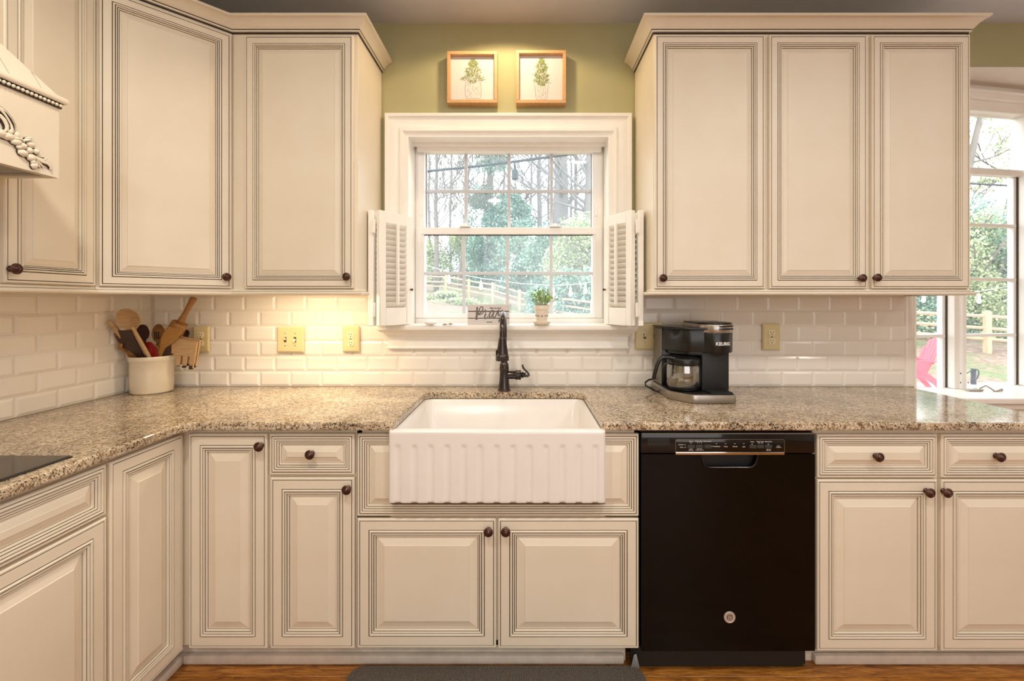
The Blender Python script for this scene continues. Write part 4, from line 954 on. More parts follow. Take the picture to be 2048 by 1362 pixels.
def onhead(u, v, w):
    a = th0 + u / hr; return (hc[0] + (hr + .0004 + w) * cos(a), hc[1] + (hr + .0004 + w) * sin(a), e + .245 + v)
text_into(b, 'KEURIG', .0195, onhead, bold=.0006); wpart('lettering', b, lettering_w, cm_, smooth=0)
# carafe, lifts off: a thing of its own
cc = (.7115, 2.008)
cf = thing('coffee_carafe', 'empty glass carafe with black handle standing in the coffee maker', 'carafe', (cc[0], cc[1], e + .040))
b = M(); b.lathe([(.062, 0), (.066, .003), (.066, .006), (.03, .007)], n=28); part('bottom_ring', b, black_plain, cf)
b = M(); b.lathe([(.060, .006), (.070, .010), (.0735, .022), (.0735, .075), (.0725, .100), (.069, .114)], n=36, cap=False); b.lathe([(.058, .008), (.068, .012), (.0715, .024), (.0715, .075), (.0705, .100), (.067, .114)], n=36, cap=False); part('glass', b, pot_glass, cf, smooth=60)
b = M(); b.lathe([(.0715, .108), (.0722, .110), (.0722, .134), (.070, .138), (.05, .146), (.002, .148)], n=36); part('lid', b, black_plain, cf)
b = M(); hp = lambda px, py, dy=0: (X(px, 452) - cc[0], -.03 + dy, Z(py, 452) - e - .04)
b.tube([hp(1345, 716), hp(1333, 713), hp(1322, 713), hp(1315, 718), hp(1311, 728), hp(1307, 742), hp(1304, 754), hp(1303, 757)], [.010, .0095, .009, .009, .0088, .0085, .0075, .005], n=10); b.tube([hp(1340, 724), hp(1332, 723), hp(1326, 727), hp(1322, 734)], [.006, .005, .0045, .003], n=8); part('handle', b, black_plain, cf, smooth=60)
b = M(); cd = lambda px, py, y: ((px - PX) / F * y, y, EYE - (py - PY) / F * y)
b.tube([(.652, 2.215, e + .07), cd(1309, 757, 2.20), cd(1297, 760, 2.18), cd(1290.5, 765, 2.16), cd(1291, 771, 2.13), (.62, 2.13, e + .0052), (.655, 2.10, e + .0052)], .0042, n=8); wpart('power_cord', b, black_plain, cm_, smooth=60)

# ---------------------------------------------------------------- crock with its utensils
kx_, ky_, kr, kh = X(305, 424), 2.132, .0835, .172
ck2 = thing('utensil_crock', 'cream stoneware crock full of wooden utensils on the worktop corner', 'crock', (kx_, ky_, CT))
b = M(); b.lathe([(.076, .0005), (.0795, .003), (.0815, .010), (.0830, .05), (.0835, .10), (.0835, kh - .026), (.0870, kh - .022), (.0885, kh - .014), (.0885, kh - .005), (.0865, kh), (.0820, kh - .001), (.0795, kh - .006), (.0790, kh - .02), (.0785, .02), (.072, .009), (.002, .0085)], n=40); part('bowl', b, stone_ware, ck2, smooth=60)
CXu, CYu = 200, 580
def up(cx, cy, y): px, py = CXu + cx / 5.675, CYu + cy / 5.675; return ((px - PX) / F * y, y, EYE - (py - PY) / F * y)
GU = 'wooden utensils in the crock'
def utensil(name, label, mb, mats, smooth=60):
    t = tag(obj(name, mb, mats, smooth=smooth), label, 'utensil', GU); return t
def flat(outline, y0, y1, th, bev=.002, mb=None, mat=0):
    """an outline in the crop's pixels, leaning from depth y0 (first row) to y1 (last row)"""
    b = mb or M(); lo, hi = min(c for _, c in outline), max(c for _, c in outline)
    def mp(u, v, w): yy = y0 + (y1 - y0) * (v - lo) / (hi - lo) ; p = up(u, v, yy); return (p[0], p[1] + w, p[2])
    b.prism(outline, -th / 2, th / 2, mp, mat, bev=0); return b
# big spoon in front
b = M(); pts = [up(365, 425, 2.045), up(395, 470, 2.05), up(470, 600, 2.065), up(545, 735, 2.08), up(600, 860, 2.095)]
b.tube(pts, [.0095, .0075, .0080, .0085, .0085], n=12)
cen = Vector(up(320, 335, 2.033)); ax = (Vector(up(300, 300, 2.028)) - Vector(up(395, 470, 2.05))).normalized(); nrm = Vector((.12, -.97, .2)); nrm = (nrm - ax * nrm.dot(ax)).normalized(); sd = ax.cross(nrm)
Rm = Matrix((sd, ax, nrm)).transposed()
rings = []
for f_, d_ in ((.02, -.014), (.35, -.0125), (.65, -.008), (.85, -.002), (.95, .003), (1.0, .0035), (1.03, .001), (.98, -.006), (.8, -.014), (.45, -.0195), (.02, -.021)):
    rings.append([cen + Rm @ Vector((.0445 * f_ * cos(a), .050 * f_ * sin(a), d_)) for a in [2 * pi * k / 28 for k in range(28)]])
b.loft(rings, cap0=True, cap1=True); utensil('wooden_spoon', 'large pale wooden spoon with a round bowl at the left of the crock', b, pine)
b = flat(fillet([(168, 490), (180, 462), (352, 452), (400, 555), (500, 742), (560, 860), (480, 860), (410, 742), (290, 660), (205, 575)], {0: 12, 1: 14, 2: 8}), 2.036, 2.112, .006); utensil('turning_spatula', 'wide dark-stained wooden spatula behind the big spoon', b, walnut, 30)
b = flat([(163, 500), (175, 490), (290, 650), (412, 745), (470, 860), (430, 860), (330, 740), (215, 600)], 2.044, 2.120, .009); utensil('wooden_scraper', 'golden wooden scraper edging out from under the dark spatula', b, olive_wood, 30)
b = M(); b.tube([up(95, 352, 2.005), up(110, 362, 2.01), up(160, 425, 2.03), up(225, 500, 2.052), up(330, 640, 2.085), up(430, 800, 2.12)], [.006, .0085, .0105, .0115, .009, .008], n=12); utensil('wooden_paddle', 'tapered end of a wooden paddle poking out at the far left of the crock', b, pine)
b = M(); b.ball(up(232, 640, 2.062), (.010, .008, .016), R=Matrix.Rotation(.5, 3, 'Y')); b.tube([up(236, 655, 2.064), up(310, 715, 2.085), up(420, 860, 2.12)], .006, n=8); utensil('honey_dipper', 'small yellow wooden stub low behind the left side of the crock', b, olive_wood)
def spoon(name, label, cx, cy, rx, ry, tilt, y, mat, foot_, dish=.006):
    b = M(); c_ = Vector(up(cx, cy, y)); k_ = y / F / 5.675; R2 = Matrix.Rotation(radians(tilt), 3, 'Y'); rg = []
    for f_, d_ in ((.02, dish), (.5, dish * .7), (.85, 0), (.98, -.003), (1.0, -.002), (1.0, .002), (.9, .006), (.5, dish + .005), (.02, dish + .006)):
        rg.append([c_ + R2 @ Vector((rx * k_ * f_ * cos(a), d_, ry * k_ * f_ * sin(a))) for a in [2 * pi * q / 22 for q in range(22)]])
    b.loft(rg, cap0=True, cap1=True); b.tube([c_ + R2 @ Vector((0, .004, -ry * k_ * .92)), Vector(up(*foot_, y - .01)).lerp(c_, .5), up(*foot_, y - .01)], [.006, .0055, .005], n=8)
    return utensil(name, label, b, mat)
spoon('wooden_spoon', 'plum-brown wooden spoon standing behind the big pale spoon', 488, 482, 70, 92, -6, 2.165, plum_wood, (540, 820))
s_ = spoon('slotted_spoon', 'golden wooden spoon with three slots in the middle of the crock', 660, 490, 70, 103, 6, 2.165, olive_wood, (630, 830), .003)
b = M()
for x_ in (618, 640, 662): b.tube([up(x_ - 4, 470, 2.1622), up(x_ + 4, 560, 2.1622)], .0022, n=6, flat=.5)
wpart('slots', b, walnut, s_, kind='stuff')
spoon('wooden_spoon', 'dark little wooden spoon peeping out behind the rolling pin', 972, 490, 44, 44, -30, 2.175, walnut, (760, 800))
b = M(); A = Vector(up(905, 380, 2.15)); T = Vector(up(1062, 98, 2.15)); d_ = (T - A).normalized(); zr = Vector((0, 0, 1)).rotation_difference(d_).to_matrix()
b.lathe([(.010, -.004), (.0145, 0), (.0150, .012), (.0125, .03), (.0112, .06), (.0128, .10), (.0150, .122), (.0135, .130), (.008, .133)], A + d_ * .008, rot=zr, n=18); pin = thing('rolling_pin', 'wooden rolling pin leaning out to the right of the crock', 'rolling pin', tuple(A), group=GU)
wpart('handle', b, olive_wood, pin, smooth=60)
b = M(); b.lathe([(.030, -.19), (.0330, -.185), (.0345, -.17), (.0345, -.006), (.0325, 0), (.012, .0015)], A + d_ * .003, rot=zr, n=28); wpart('roller', b, olive_wood, pin, smooth=50)
b = flat(fillet([(760, 425), (800, 415), (925, 458), (885, 545), (820, 610), (745, 655), (700, 745), (690, 850), (640, 850), (660, 745), (690, 640), (700, 540)], {0: 20, 2: 14, 3: 30, 10: 30}), 2.105, 2.125, .006); utensil('wooden_scoop', 'broad golden wooden scoop in front of the rolling pin', b, honey_wood, 30)
b = flat(fillet([(505, 600), (570, 585), (625, 650), (650, 745), (690, 850), (600, 850), (560, 720)], {0: 14, 1: 20}), 2.10, 2.11, .007); utensil('red_spatula', 'dark red spatula low in the middle of the crock', b, red_m, 30)
b = M(); b.tube([up(520, 620, 2.12), up(590, 612, 2.12), up(640, 640, 2.12), up(676, 690, 2.12), up(690, 745, 2.12), up(700, 840, 2.12)], [.002, .0028, .003, .003, .003, .003], n=8); b.ball(up(610, 690, 2.125), (.018, .004, .022), 1, R=Matrix.Rotation(-.5, 3, 'Y')); utensil('wooden_spoon', 'shallow dark wooden spoon with a pale rim beside the red spatula', b, [pine, walnut])
b = flat([(705, 735), (730, 660), (770, 620), (812, 612), (808, 690), (760, 780), (740, 850), (680, 850)], 2.12, 2.13, .008); utensil('slotted_turner', 'dark brown turner tucked beside the pale wooden forks', b, walnut, 30)
def claw(label, dx, dy, y, mat):
    b = M(); sh = lambda pts: [(u + dx, v + dy) for u, v in pts]
    t = thing('salad_fork', label, 'utensil', up(960 + dx, 640 + dy, y), group=GU)
    b = flat(fillet(sh([(815, 535), (850, 540), (1108, 590), (1085, 735), (1078, 760), (860, 738), (820, 715)]), {1: 10, 2: 8}), y, y - .012, .009, mb=b); wpart('head', b, mat, t, smooth=30)
    for q in ([(862, 728), (922, 738), (912, 800), (900, 862), (868, 864), (872, 800)], [(945, 738), (998, 748), (985, 810), (972, 880), (938, 882), (946, 815)], [(1028, 745), (1082, 752), (1072, 820), (1052, 898), (1016, 898), (1024, 820)]):
        bb_ = flat(sh(q), y - .012, y - .022, .008); p_ = wpart('tine', bb_, mat, t, smooth=30)
        lo_ = [(a, c) for a, c in q if c > 855]; x0_, x1_ = min(a for a, c in lo_), max(a for a, c in lo_)
        wpart('burnt_tip', flat(sh([(x0_ - 1, 858), (x1_ + 2, 856), (x1_ + 1, lo_[0][1] + 2), (x0_ - 1, lo_[0][1] + 2)]), y - .0215, y - .0225, .0086), char_wood, p_, smooth=0)
claw('front one of two pale wooden forks hooked over the crock, tines hanging down', 0, 0, 2.13, pine)
claw('rear one of two pale wooden forks hooked over the crock, mostly hidden', 34, -22, 2.15, pine)

# ---------------------------------------------------------------- things on the window sill
SZ = 1.2265
sg = thing('wooden_sign', 'small whitewashed plank sign reading Rise Up And Pray, on the sill', 'sign', (X(977, 411), 2.205, SZ))
x0, x1 = X(935.5, 411), X(1019, 411); H = Z(609, 411) - SZ
b = M(); b.box(x0 + .001, x1 - .001, 2.2035, 2.212, SZ + .0005, SZ + H - .0005); wpart('backing', b, walnut, sg, smooth=0)
sc_ = 19.505; gp = lambda cx, cy: (X(925 + cx / sc_, 413), Z(600 + cy / sc_, 413))
cuts = [SZ + .0002, gp(0, 722)[1] - .0006, gp(0, 702)[1] + .0004, gp(0, 458)[1] - .0006, gp(0, 432)[1] + .0004, SZ + H]
for i in range(3):
    b = M(); b.box(x0, x1, 2.1965, 2.2042, cuts[2 * i] if i else cuts[0], cuts[2 * i + 1], bev=.0008); wpart('plank', b, paper_m, sg, smooth=0)
b = M()
def stroke(pts, w0, w1=None, fl=.15):
    q = [(gp(*p)[0], 2.1961, gp(*p)[1]) for p in pts]; n_ = len(q); w1 = w1 or w0
    b.tube(q, [(w0 + (w1 - w0) * i / (n_ - 1)) * .62 / sc_ / 413 for i in range(n_)], n=8, flat=fl)
stroke([(575, 270), (560, 400), (548, 600), (542, 775)], 52, 70); stroke([(590, 560), (620, 480), (660, 350), (710, 270), (770, 262), (800, 310), (780, 400), (720, 480), (640, 545), (590, 575)], 34, 40); stroke([(590, 575), (700, 570), (800, 500), (860, 410), (900, 380), (905, 430), (900, 520)], 30)
stroke([(905, 540), (870, 620), (860, 690), (890, 735), (950, 700), (1000, 620)], 52, 26); stroke([(1215, 430), (1150, 410), (1080, 480), (1040, 590), (1050, 680), (1110, 660), (1170, 570), (1220, 460)], 54, 36); stroke([(1220, 460), (1180, 590), (1190, 690), (1250, 690), (1310, 580), (1360, 460)], 50, 30)
stroke([(1410, 375), (1390, 480), (1385, 570), (1420, 620), (1480, 560), (1540, 420)], 52, 34); stroke([(1560, 380), (1530, 520), (1490, 700), (1450, 840), (1415, 855), (1420, 780), (1500, 690), (1600, 620)], 44, 22)
wpart('script_lettering', b, lettering_g, sg, smooth=60)
b = M(); tx = lambda cx, cy: (lambda u, v, w, a=gp(cx, cy): (u + a[0], 2.1962 - w, v + a[1]))
text_into(b, 'Rise Up And', .0105, tx(1285, 318), bold=.0003); text_into(b, 'Luke 22:46', .0066, tx(1040, 860), bold=.0002); wpart('printed_lettering', b, lettering_k, sg, smooth=0)

pt = thing('potted_herb', 'little cream pot of leafy herb with its saucer on the sill', 'potted plant', (X(1083.5, 412), 2.196, SZ))
b = M(); b.lathe([(.030, 0), (.036, .002), (.0425, .010), (.0435, .018), (.0415, .019), (.036, .012), (.002, .008)], n=28); part('saucer', b, pot_m, pt, smooth=50)
b = M(); b.lathe([(.0255, .009), (.0268, .012), (.0305, .045), (.0335, .070), (.0338, .073), (.0365, .074), (.0395, .092), (.0385, .0945), (.0360, .0945), (.0345, .086), (.002, .085)], n=28); pt_ = part('pot', b, pot_m, pt, smooth=40)
b = M()
def onpot(a, z, r=.0309): return ((r + (z - .045) * .12) * cos(a), (r + (z - .045) * .12) * sin(a), z)
for a0 in [-pi / 2 + k * .62 for k in (-2, -1, 0, 1, 2)]:
    if abs(a0 + pi / 2) < .1:
        for da, dz in ((0, .0035), (0, -.0035), (.1, 0), (-.1, 0)): b.ball(onpot(a0 + da, .043 + dz), .0018, n=6, k=4)
    else:
        b.tube([onpot(a0 - .2, .044), onpot(a0 - .08, .046), onpot(a0 + .06, .043), onpot(a0 + .2, .046)], .0010, n=5); b.ball(onpot(a0 - .15, .0465), .0014, n=6, k=4); b.ball(onpot(a0 + .14, .0425), .0014, n=6, k=4)
part('painted_band', b, pot_print, pt_)
b = M(); b.lathe([(.0345, .084), (.030, .088), (.015, .0905), (.001, .091)], n=20); part('soil', b, soil_m, pt)
rg = random.Random(11); b = M(); sb_ = M()
for i in range(64):
    a = rg.uniform(0, 2 * pi); rr_ = sqrt(rg.random()) * .028; base = Vector((rr_ * cos(a), rr_ * sin(a), .088)); lean = Vector((cos(a), sin(a), 0)) * (rr_ / .028) * rg.uniform(.012, .052); hgt = rg.uniform(.038, .092) * (1.15 - .35 * rr_ / .028)
    tip = base + lean + Vector((0, 0, hgt)); sb_.tube([base, base.lerp(tip, .5) + Vector((0, 0, .004)), tip], .0006, n=4)
    for k in range(3 + int(rg.random() * 3)):
        p = base.lerp(tip, rg.uniform(.55, 1.0)) if k else tip; ln, wd = rg.uniform(.007, .012), rg.uniform(.004, .007); R = Euler((rg.uniform(-.9, .9), rg.uniform(-.9, .9), rg.uniform(0, 6.3))).to_matrix()
        b.add([p + R @ Vector(q) for q in ((0, 0, 0), (ln * .45, wd, .002), (ln, 0, 0), (ln * .45, -wd, .002))], [(0, 1, 2, 3)])
part('foliage', b, herb_m, pt, fix=False, smooth=0, kind='stuff'); part('stems', sb_, leaf_lt, pt, kind='stuff')

so = M(); so.ball((0, 0, .011), (.030, .019, .011), n=24, k=10); so.ball((0, 0, .0115), (.0303, .0193, .003), n=24, k=6)
tag(obj('soap_bar', so, soap_m, loc=(X(861, 415), 2.185, SZ), smooth=60), 'white oval soap bar at the left end of the window sill', 'soap')
b = M(); b.tube([(-.024, .004, .003), (-.012, 0, .004), (0, -.003, .004)], [.002, .0035, .002], n=8); b.tube([(0, -.003, .004), (.012, .002, .0055), (.024, .004, .004)], [.0015, .0045, .002], n=8); b.ball((.002, -.003, .005), (.007, .005, .004), 1); b.ball((-.018, .004, .003), (.006, .003, .0025))
tag(obj('metal_clip', b, [iron_m, soap_m], loc=(X(895, 415), 2.18, SZ), smooth=60), 'tiny grey and white metal clip on the sill between soap and sign', 'clip')

# crank handle lying on the bay sill
cr = thing('window_crank', 'grey metal folding window crank on the bay sill', 'window crank', (2.40, 2.395, 0.868))
cq = lambda cx, cy, y: ((1920 + cx / 15.13 - PX) / F * y, y, EYE - (740 + cy / 15.13 - PY) / F * y)
b = M(); b.box(2.335, 2.405, 2.37, 2.40, .8685, .879, bev=.003); wpart('base', b, crank_m, cr)
b = M(); b.tube([cq(320, 605, 2.40), cq(460, 575, 2.40), cq(640, 620, 2.385), cq(700, 600, 2.375)], [.006, .0065, .006, .004], n=8); wpart('arm', b, crank_m, cr, smooth=60)
b = M(); b.tube([cq(600, 560, 2.385), cq(780, 475, 2.38), cq(930, 560, 2.375), cq(1060, 650, 2.37), cq(1150, 630, 2.37), cq(1250, 600, 2.37)], [.004, .004, .004, .0045, .005, .0055], n=8); b.ball(cq(1250, 600, 2.37), .008); wpart('handle', b, crank_m, cr, smooth=60)
# ---------------------------------------------------------------- outdoors
SLX = [-12, -5, -1.7, .5, 3, 8, 12.3, 18]; SLV = [.128, .128, .119, .089, .082, .13, .22, .20]
def gz(x, y):
    sl = float(np.interp(x, SLX, SLV)); return -0.45 + max(0, y - 10.0) * sl * (1 if y < 40 else 40 / y) + .03 * sin(x * 1.7) * sin(y * 1.3) * min(1, max(0, y - 10))
b = M(); xs = np.linspace(-40, 60, 90); ys = np.concatenate([np.linspace(2.6, 10, 6), np.linspace(10.6, 60, 60)])
b.v = [(float(x), float(y), gz(x, y)) for y in ys for x in xs]; n = len(xs)
for j in range(len(ys) - 1):
    for i in range(n - 1): b.f.append([j * n + i, j * n + i + 1, (j + 1) * n + i + 1, (j + 1) * n + i]); b.m.append(0)
struct('ground', b, ground_m, smooth=180)
b = M(); b.box(3.5, 16, 4.2, 9.95, -.52, -.435, bev=.01); struct('patio', b, patio_m)

# split-rail fence: posts and rails are parts
posts = [(-9.5, 30.0), (-7.2, 29.2), (-4.85, 28.3), (-3.2, 26.6), (-1.69, 24.9), (-.2, 23.2), (1.4, 21.5), (3.0, 19.8), (5.0, 17.7), (7.2, 15.6), (9.7, 13.6), (12.3, 12.0), (15.0, 10.9), (17.6, 10.3)]
fn = thing('rail_fence', 'weathered split-rail wooden fence crossing the yard outside', 'fence', (posts[0][0], posts[0][1], gz(*posts[0])))
rg = random.Random(5)
for i, (x, y) in enumerate(posts):
    b = M(); z = gz(x, y); b.box(x - .075, x + .075, y - .07, y + .07, z - .15, z + 1.08, bev=.02); wpart('post', b, fence_w, fn)
    if i < len(posts) - 1:
        x2, y2 = posts[i + 1]; z2 = gz(x2, y2)
        for h in (.35, .64, .96):
            b = M(); j = rg.uniform(-.02, .02); P = [Vector((x, y, z + h)), Vector(((x + x2) / 2, (y + y2) / 2, (z + z2) / 2 + h + j)), Vector((x2, y2, z2 + h))]
            b.tube(P, [.045, .055, .045], n=6); wpart('rail', b, fence_w, fn, smooth=30)

def leaves(centres, size, rg, up_=.0):
    """many little leaf blades, spread in ellipsoids (c, radii, count)"""
    b = M(); v = []; f = []
    for c, r, n_ in centres:
        d = rg.normal(size=(n_, 3)); d /= np.linalg.norm(d, axis=1)[:, None]; rad = rg.random(n_) ** .45
        p = np.array(c) + d * rad[:, None] * np.array(r)
        a = rg.normal(size=(n_, 3)); a /= np.linalg.norm(a, axis=1)[:, None]; q = np.cross(a, rg.normal(size=(n_, 3))); q /= np.linalg.norm(q, axis=1)[:, None] + 1e-9
        s = size * rg.uniform(.6, 1.3, n_)[:, None]
        k0 = len(v) * 0 + (len(f) * 4)
        quad = np.stack([p, p + a * s * .5 + q * s * .36, p + a * s, p + a * s * .5 - q * s * .36], 1).reshape(-1, 3)
        v.append(quad); f += [[k0 + 4 * i, k0 + 4 * i + 1, k0 + 4 * i + 2, k0 + 4 * i + 3] for i in range(n_)]
    b.v = [tuple(x) for x in np.concatenate(v).tolist()]; b.f = f; b.m = [0] * len(f); return b
def branches(b, p, d, L, r, depth, rg, spread=.55, droop=0):
    n_ = 4; pts = [p]; q = p.copy(); dd = d.copy()
    for i in range(n_):
        dd = (dd + Vector((rg.uniform(-.16, .16), rg.uniform(-.16, .16), rg.uniform(-.05, .14) - droop))).normalized(); q = q + dd * (L / n_); pts.append(q.copy())
    b.tube(pts, [r * (1 - .5 * i / n_) for i in range(n_ + 1)] if r > .03 else max(r, .017), n=4 if depth < 2 else 6, cap=False)
    tips = [pts[-1]]
    if depth:
        for k in range(3 if depth > 1 else 4):
            t = rg.uniform(.35, 1); i = min(n_ - 1, int(t * n_)); s = pts[i].lerp(pts[i + 1], t * n_ - i)
            nd = (dd + Vector((rg.uniform(-1, 1), rg.uniform(-1, 1), rg.uniform(-.3, .7))) * spread * 1.5).normalized()
            tips += branches(b, s, nd, L * rg.uniform(.5, .75), r * .45, depth - 1, rg, spread, droop)
    return tips
def at(px, y): return (px - PX) / F * y
GT = 'trees beyond the fence'
def bare(label, px, y, h, r, seed, lean=0, fork=0, mat=bark_m, depth=3):
    rg = random.Random(seed); x = at(px, y); z = gz(x, y) - .2; t = thing('bare_tree', label, 'tree', (x, y, z), group=GT)
    tr = M(); P = [Vector((lean * h * k / 6 + rg.uniform(-.03, .03) * h * .2, 0, h * k / 6)) for k in range(7)]; rs = [r * (1.15 - .75 * k / 6) for k in range(7)]
    tr.tube(P, rs, n=9, cap=False); part('trunk', tr, mat, t, smooth=60)
    br = M()
    for k in range(15 + fork):
        f_ = rg.uniform(.3, .95); i = int(f_ * 6); s = P[i].lerp(P[min(6, i + 1)], f_ * 6 - i); a = rg.uniform(0, 2 * pi)
        branches(br, s, Vector((cos(a), sin(a) * .6, rg.uniform(.35, 1.0))).normalized(), h * rg.uniform(.18, .34), r * .22, depth - 1, rg)
    part('branches', br, mat, t, smooth=60, fix=False); return t
def ivy_tree(label, px, y, h, r, seed, lm=leaf_ivy, n_=9000, rad=1.15, size=.22):
    rgn = np.random.default_rng(seed); rg = random.Random(seed); x = at(px, y); z = gz(x, y) - .2; t = thing('ivy_covered_tree', label, 'tree', (x, y, z), group=GT)
    tr = M(); tr.tube([(0, 0, 0), (.1, 0, h * .5), (-.1, 0, h)], [r, r * .7, r * .35], n=9, cap=False)
    for k in range(10): branches(tr, Vector((0, 0, h * rg.uniform(.3, .95))), Vector((rg.uniform(-1, 1), rg.uniform(-.5, .5), .6)).normalized(), h * .16, r * .2, 1, rg)
    part('trunk', tr, bark_d, t, smooth=60, fix=False)
    cs_ = []
    for k in range(34): q = rg.random() ** 1.15; cs_.append(((rg.uniform(-1, 1) * rad * (1.1 - .6 * q), rg.uniform(-1, .4) * rad * .7, .5 + q * (h - .8)), (rad * rg.uniform(.35, .7), rad * .6, h * .055), n_ // 26))
    part('foliage', leaves(cs_, size, rgn), lm, t, fix=False, smooth=0, kind='stuff'); return t
def bush(label, px, y, w_, h, seed, lm=leaf_ivy, n_=6000, size=.16, z0=None, name='ivy_mound'):
    rgn = np.random.default_rng(seed); rg = random.Random(seed); x = at(px, y); z = (gz(x, y) if z0 is None else z0) - .1; t = thing(name, label, 'shrub', (x, y, z), group='shrubs beyond the fence')
    st_ = M()
    for k in range(6): branches(st_, Vector((rg.uniform(-.3, .3) * w_, 0, 0)), Vector((rg.uniform(-.5, .5), rg.uniform(-.3, .3), 1)).normalized(), h * .6, .05, 1, rg)
    part('stems', st_, bark_d, t, fix=False)
    cs_ = []
    for k in range(16):
        u = rg.uniform(-1, 1); q = rg.random(); cs_.append(((u * w_ * .5, rg.uniform(-.4, .4), h * q * sqrt(max(0, 1 - u * u * .6))), (w_ * .22, .5, h * .2), n_ // 16))
    part('foliage', leaves(cs_, size, rgn), lm, t, fix=False, smooth=0, kind='stuff'); return t
# seen through the kitchen window
ivy_tree('tall ivy-covered tree behind the middle of the kitchen window', 978, 34, 15.5, .34, 21, n_=14000, rad=1.45)
ivy_tree('slimmer ivy-covered tree right of the tall one, behind the window bars', 1040, 36, 8.3, .4, 22, n_=6500, rad=1.25)
bare('thick pale bare trunk behind the right panes of the kitchen window', 1122, 31, 17, .62, 31)
bare('forked pale bare tree at the right edge of the kitchen window', 1172, 27, 14, .42, 32, lean=.03, fork=5)
bare('thin bare tree with arching twigs at the left edge of the kitchen window', 872, 29, 11, .16, 33, fork=8, mat=bark_d)
bare('bare leaning sapling left of the ivy-covered tree', 918, 32, 9, .15, 34, lean=.08, fork=6, mat=bark_d)
bare('grey bare tree between the ivy tree and the thick trunk', 1078, 38, 15, .26, 35, fork=8)
bare('slender brown bare tree far right behind the kitchen window', 1150, 40, 15, .2, 36, fork=8, mat=bark_d)
for k, (px, y, h, lb) in enumerate([(858, 44, 16, 'far bare tree at the left edge of the upper sash'), (902, 47, 17, 'far bare tree just left of the second window bar'), (1008, 46, 17, 'far bare tree behind the centre window bar'),
        (1062, 48, 18, 'far bare tree between the centre bar and the thick trunk'), (1098, 45, 18, 'far bare tree close beside the thick trunk on its left'), (1142, 47, 18, 'far bare tree close beside the thick trunk on its right'), (1190, 44, 17, 'far bare tree at the right edge of the upper sash')]):
    bare(lb, px, y, h, .15, 200 + k, fork=0)
for k, (px, y, w_, h, lm, n_, lb) in enumerate([
    (838, 36, 4.2, 4.2, leaf_tan, 5500, 'pale tan thicket at the far left behind the kitchen window'), (892, 35, 4.0, 4.4, leaf_lt, 6000, 'pale green thicket behind the left fence post'),
    (948, 37, 3.8, 5.2, leaf_ivy, 6500, 'green ivy mound at the foot of the tall ivy tree'), (1005, 35, 3.6, 4.6, leaf_lt, 6000, 'light green mound behind the centre window bar'),
    (1058, 30, 3.4, 5.0, leaf_ivy, 7000, 'blue-green ivy mound behind the potted herb'), (1112, 27, 3.4, 4.6, leaf_ivy, 7500, 'dense ivy mound under the thick pale trunk'),
    (1165, 25, 3.6, 4.8, leaf_lt, 7500, 'broad pale green mound under the forked tree'), (1215, 26, 3.6, 5.0, leaf_ivy, 6500, 'ivy mound hidden by the right shutter')]):
    bush(lb, px, y, w_, h, 50 + k, lm, n_)
for k, (px, y, w_, h, lb) in enumerate([(1098, 22.8, 2.0, 2.0, 'low dark ivy clump behind the fence, next to the potted herb'), (1150, 21.4, 2.2, 2.3, 'dark ivy clump low in the right window panes'), (1200, 20.6, 2.2, 2.4, 'dark ivy clump at the right edge of the lower sash')]):
    bush(lb, px, y, w_, h, 70 + k, leaf_ivy, 5000, .15)
bush('low leafy plants on the slope at the lower left of the window', 868, 25, 2.6, .5, 78, leaf_lt, 2200, .14); bush('low green weeds on the slope below the left rails', 915, 23.5, 2.2, .35, 79, leaf_lt, 1600, .12)
# seen through the bay window
for k, (px, y, w_, h, lm, n_, lb) in enumerate([
    (1800, 14.6, 3.6, 3.8, leaf_ivy, 8000, 'ivy bank behind the fence, left in the bay window'), (1870, 14.0, 3.2, 3.9, leaf_lt, 9000, 'bright green shrub behind the fence, left pane of the bay window'),
    (1950, 13.8, 3.0, 3.7, leaf_ivy, 9000, 'dark green shrub right behind the fence post'), (2015, 13.4, 3.0, 4.0, leaf_lt, 9000, 'bright leafy shrub at the right edge of the photo'), (2090, 13.2, 3.2, 4.0, leaf_ivy, 6000, 'ivy bank beyond the right edge of the bay pane')]):
    bush(lb, px, y, w_, h, 90 + k, lm, int(n_ * 2.1), .085)
for k, (px, y, h, lb) in enumerate([(1930, 17.5, 9.0, 'leafy tree rising above the shrubs in the bay window'), (2030, 18.5, 9.5, 'second leafy tree at the top right of the bay window')]):
    rg = random.Random(120 + k); rgn = np.random.default_rng(120 + k); x = at(px, y); z = gz(x, y) - .2; t = thing('leafy_tree', lb, 'tree', (x, y, z), group=GT)
    tr = M(); tr.tube([(-.8, 0, 0), (-.3, 0, h * .4), (.4, 0, h * .75), (.9, 0, h)], [.2, .15, .1, .05], n=8, cap=False); tips = []
    for q in range(12): f_ = rg.uniform(.25, 1); tips += branches(tr, Vector((-.8 + 1.7 * f_, 0, h * f_)), Vector((rg.uniform(-1, 1), rg.uniform(-.5, .5), rg.uniform(.0, .6))).normalized(), rg.uniform(1.3, 2.4), .05, 2, rg)
    part('trunk', tr, bark_d, t, smooth=60, fix=False)
    part('foliage', leaves([((p.x, p.y, p.z), (.42, .42, .30), 38) for p in tips[::2]], .13, rgn), leaf_lt, t, fix=False, smooth=0, kind='stuff')

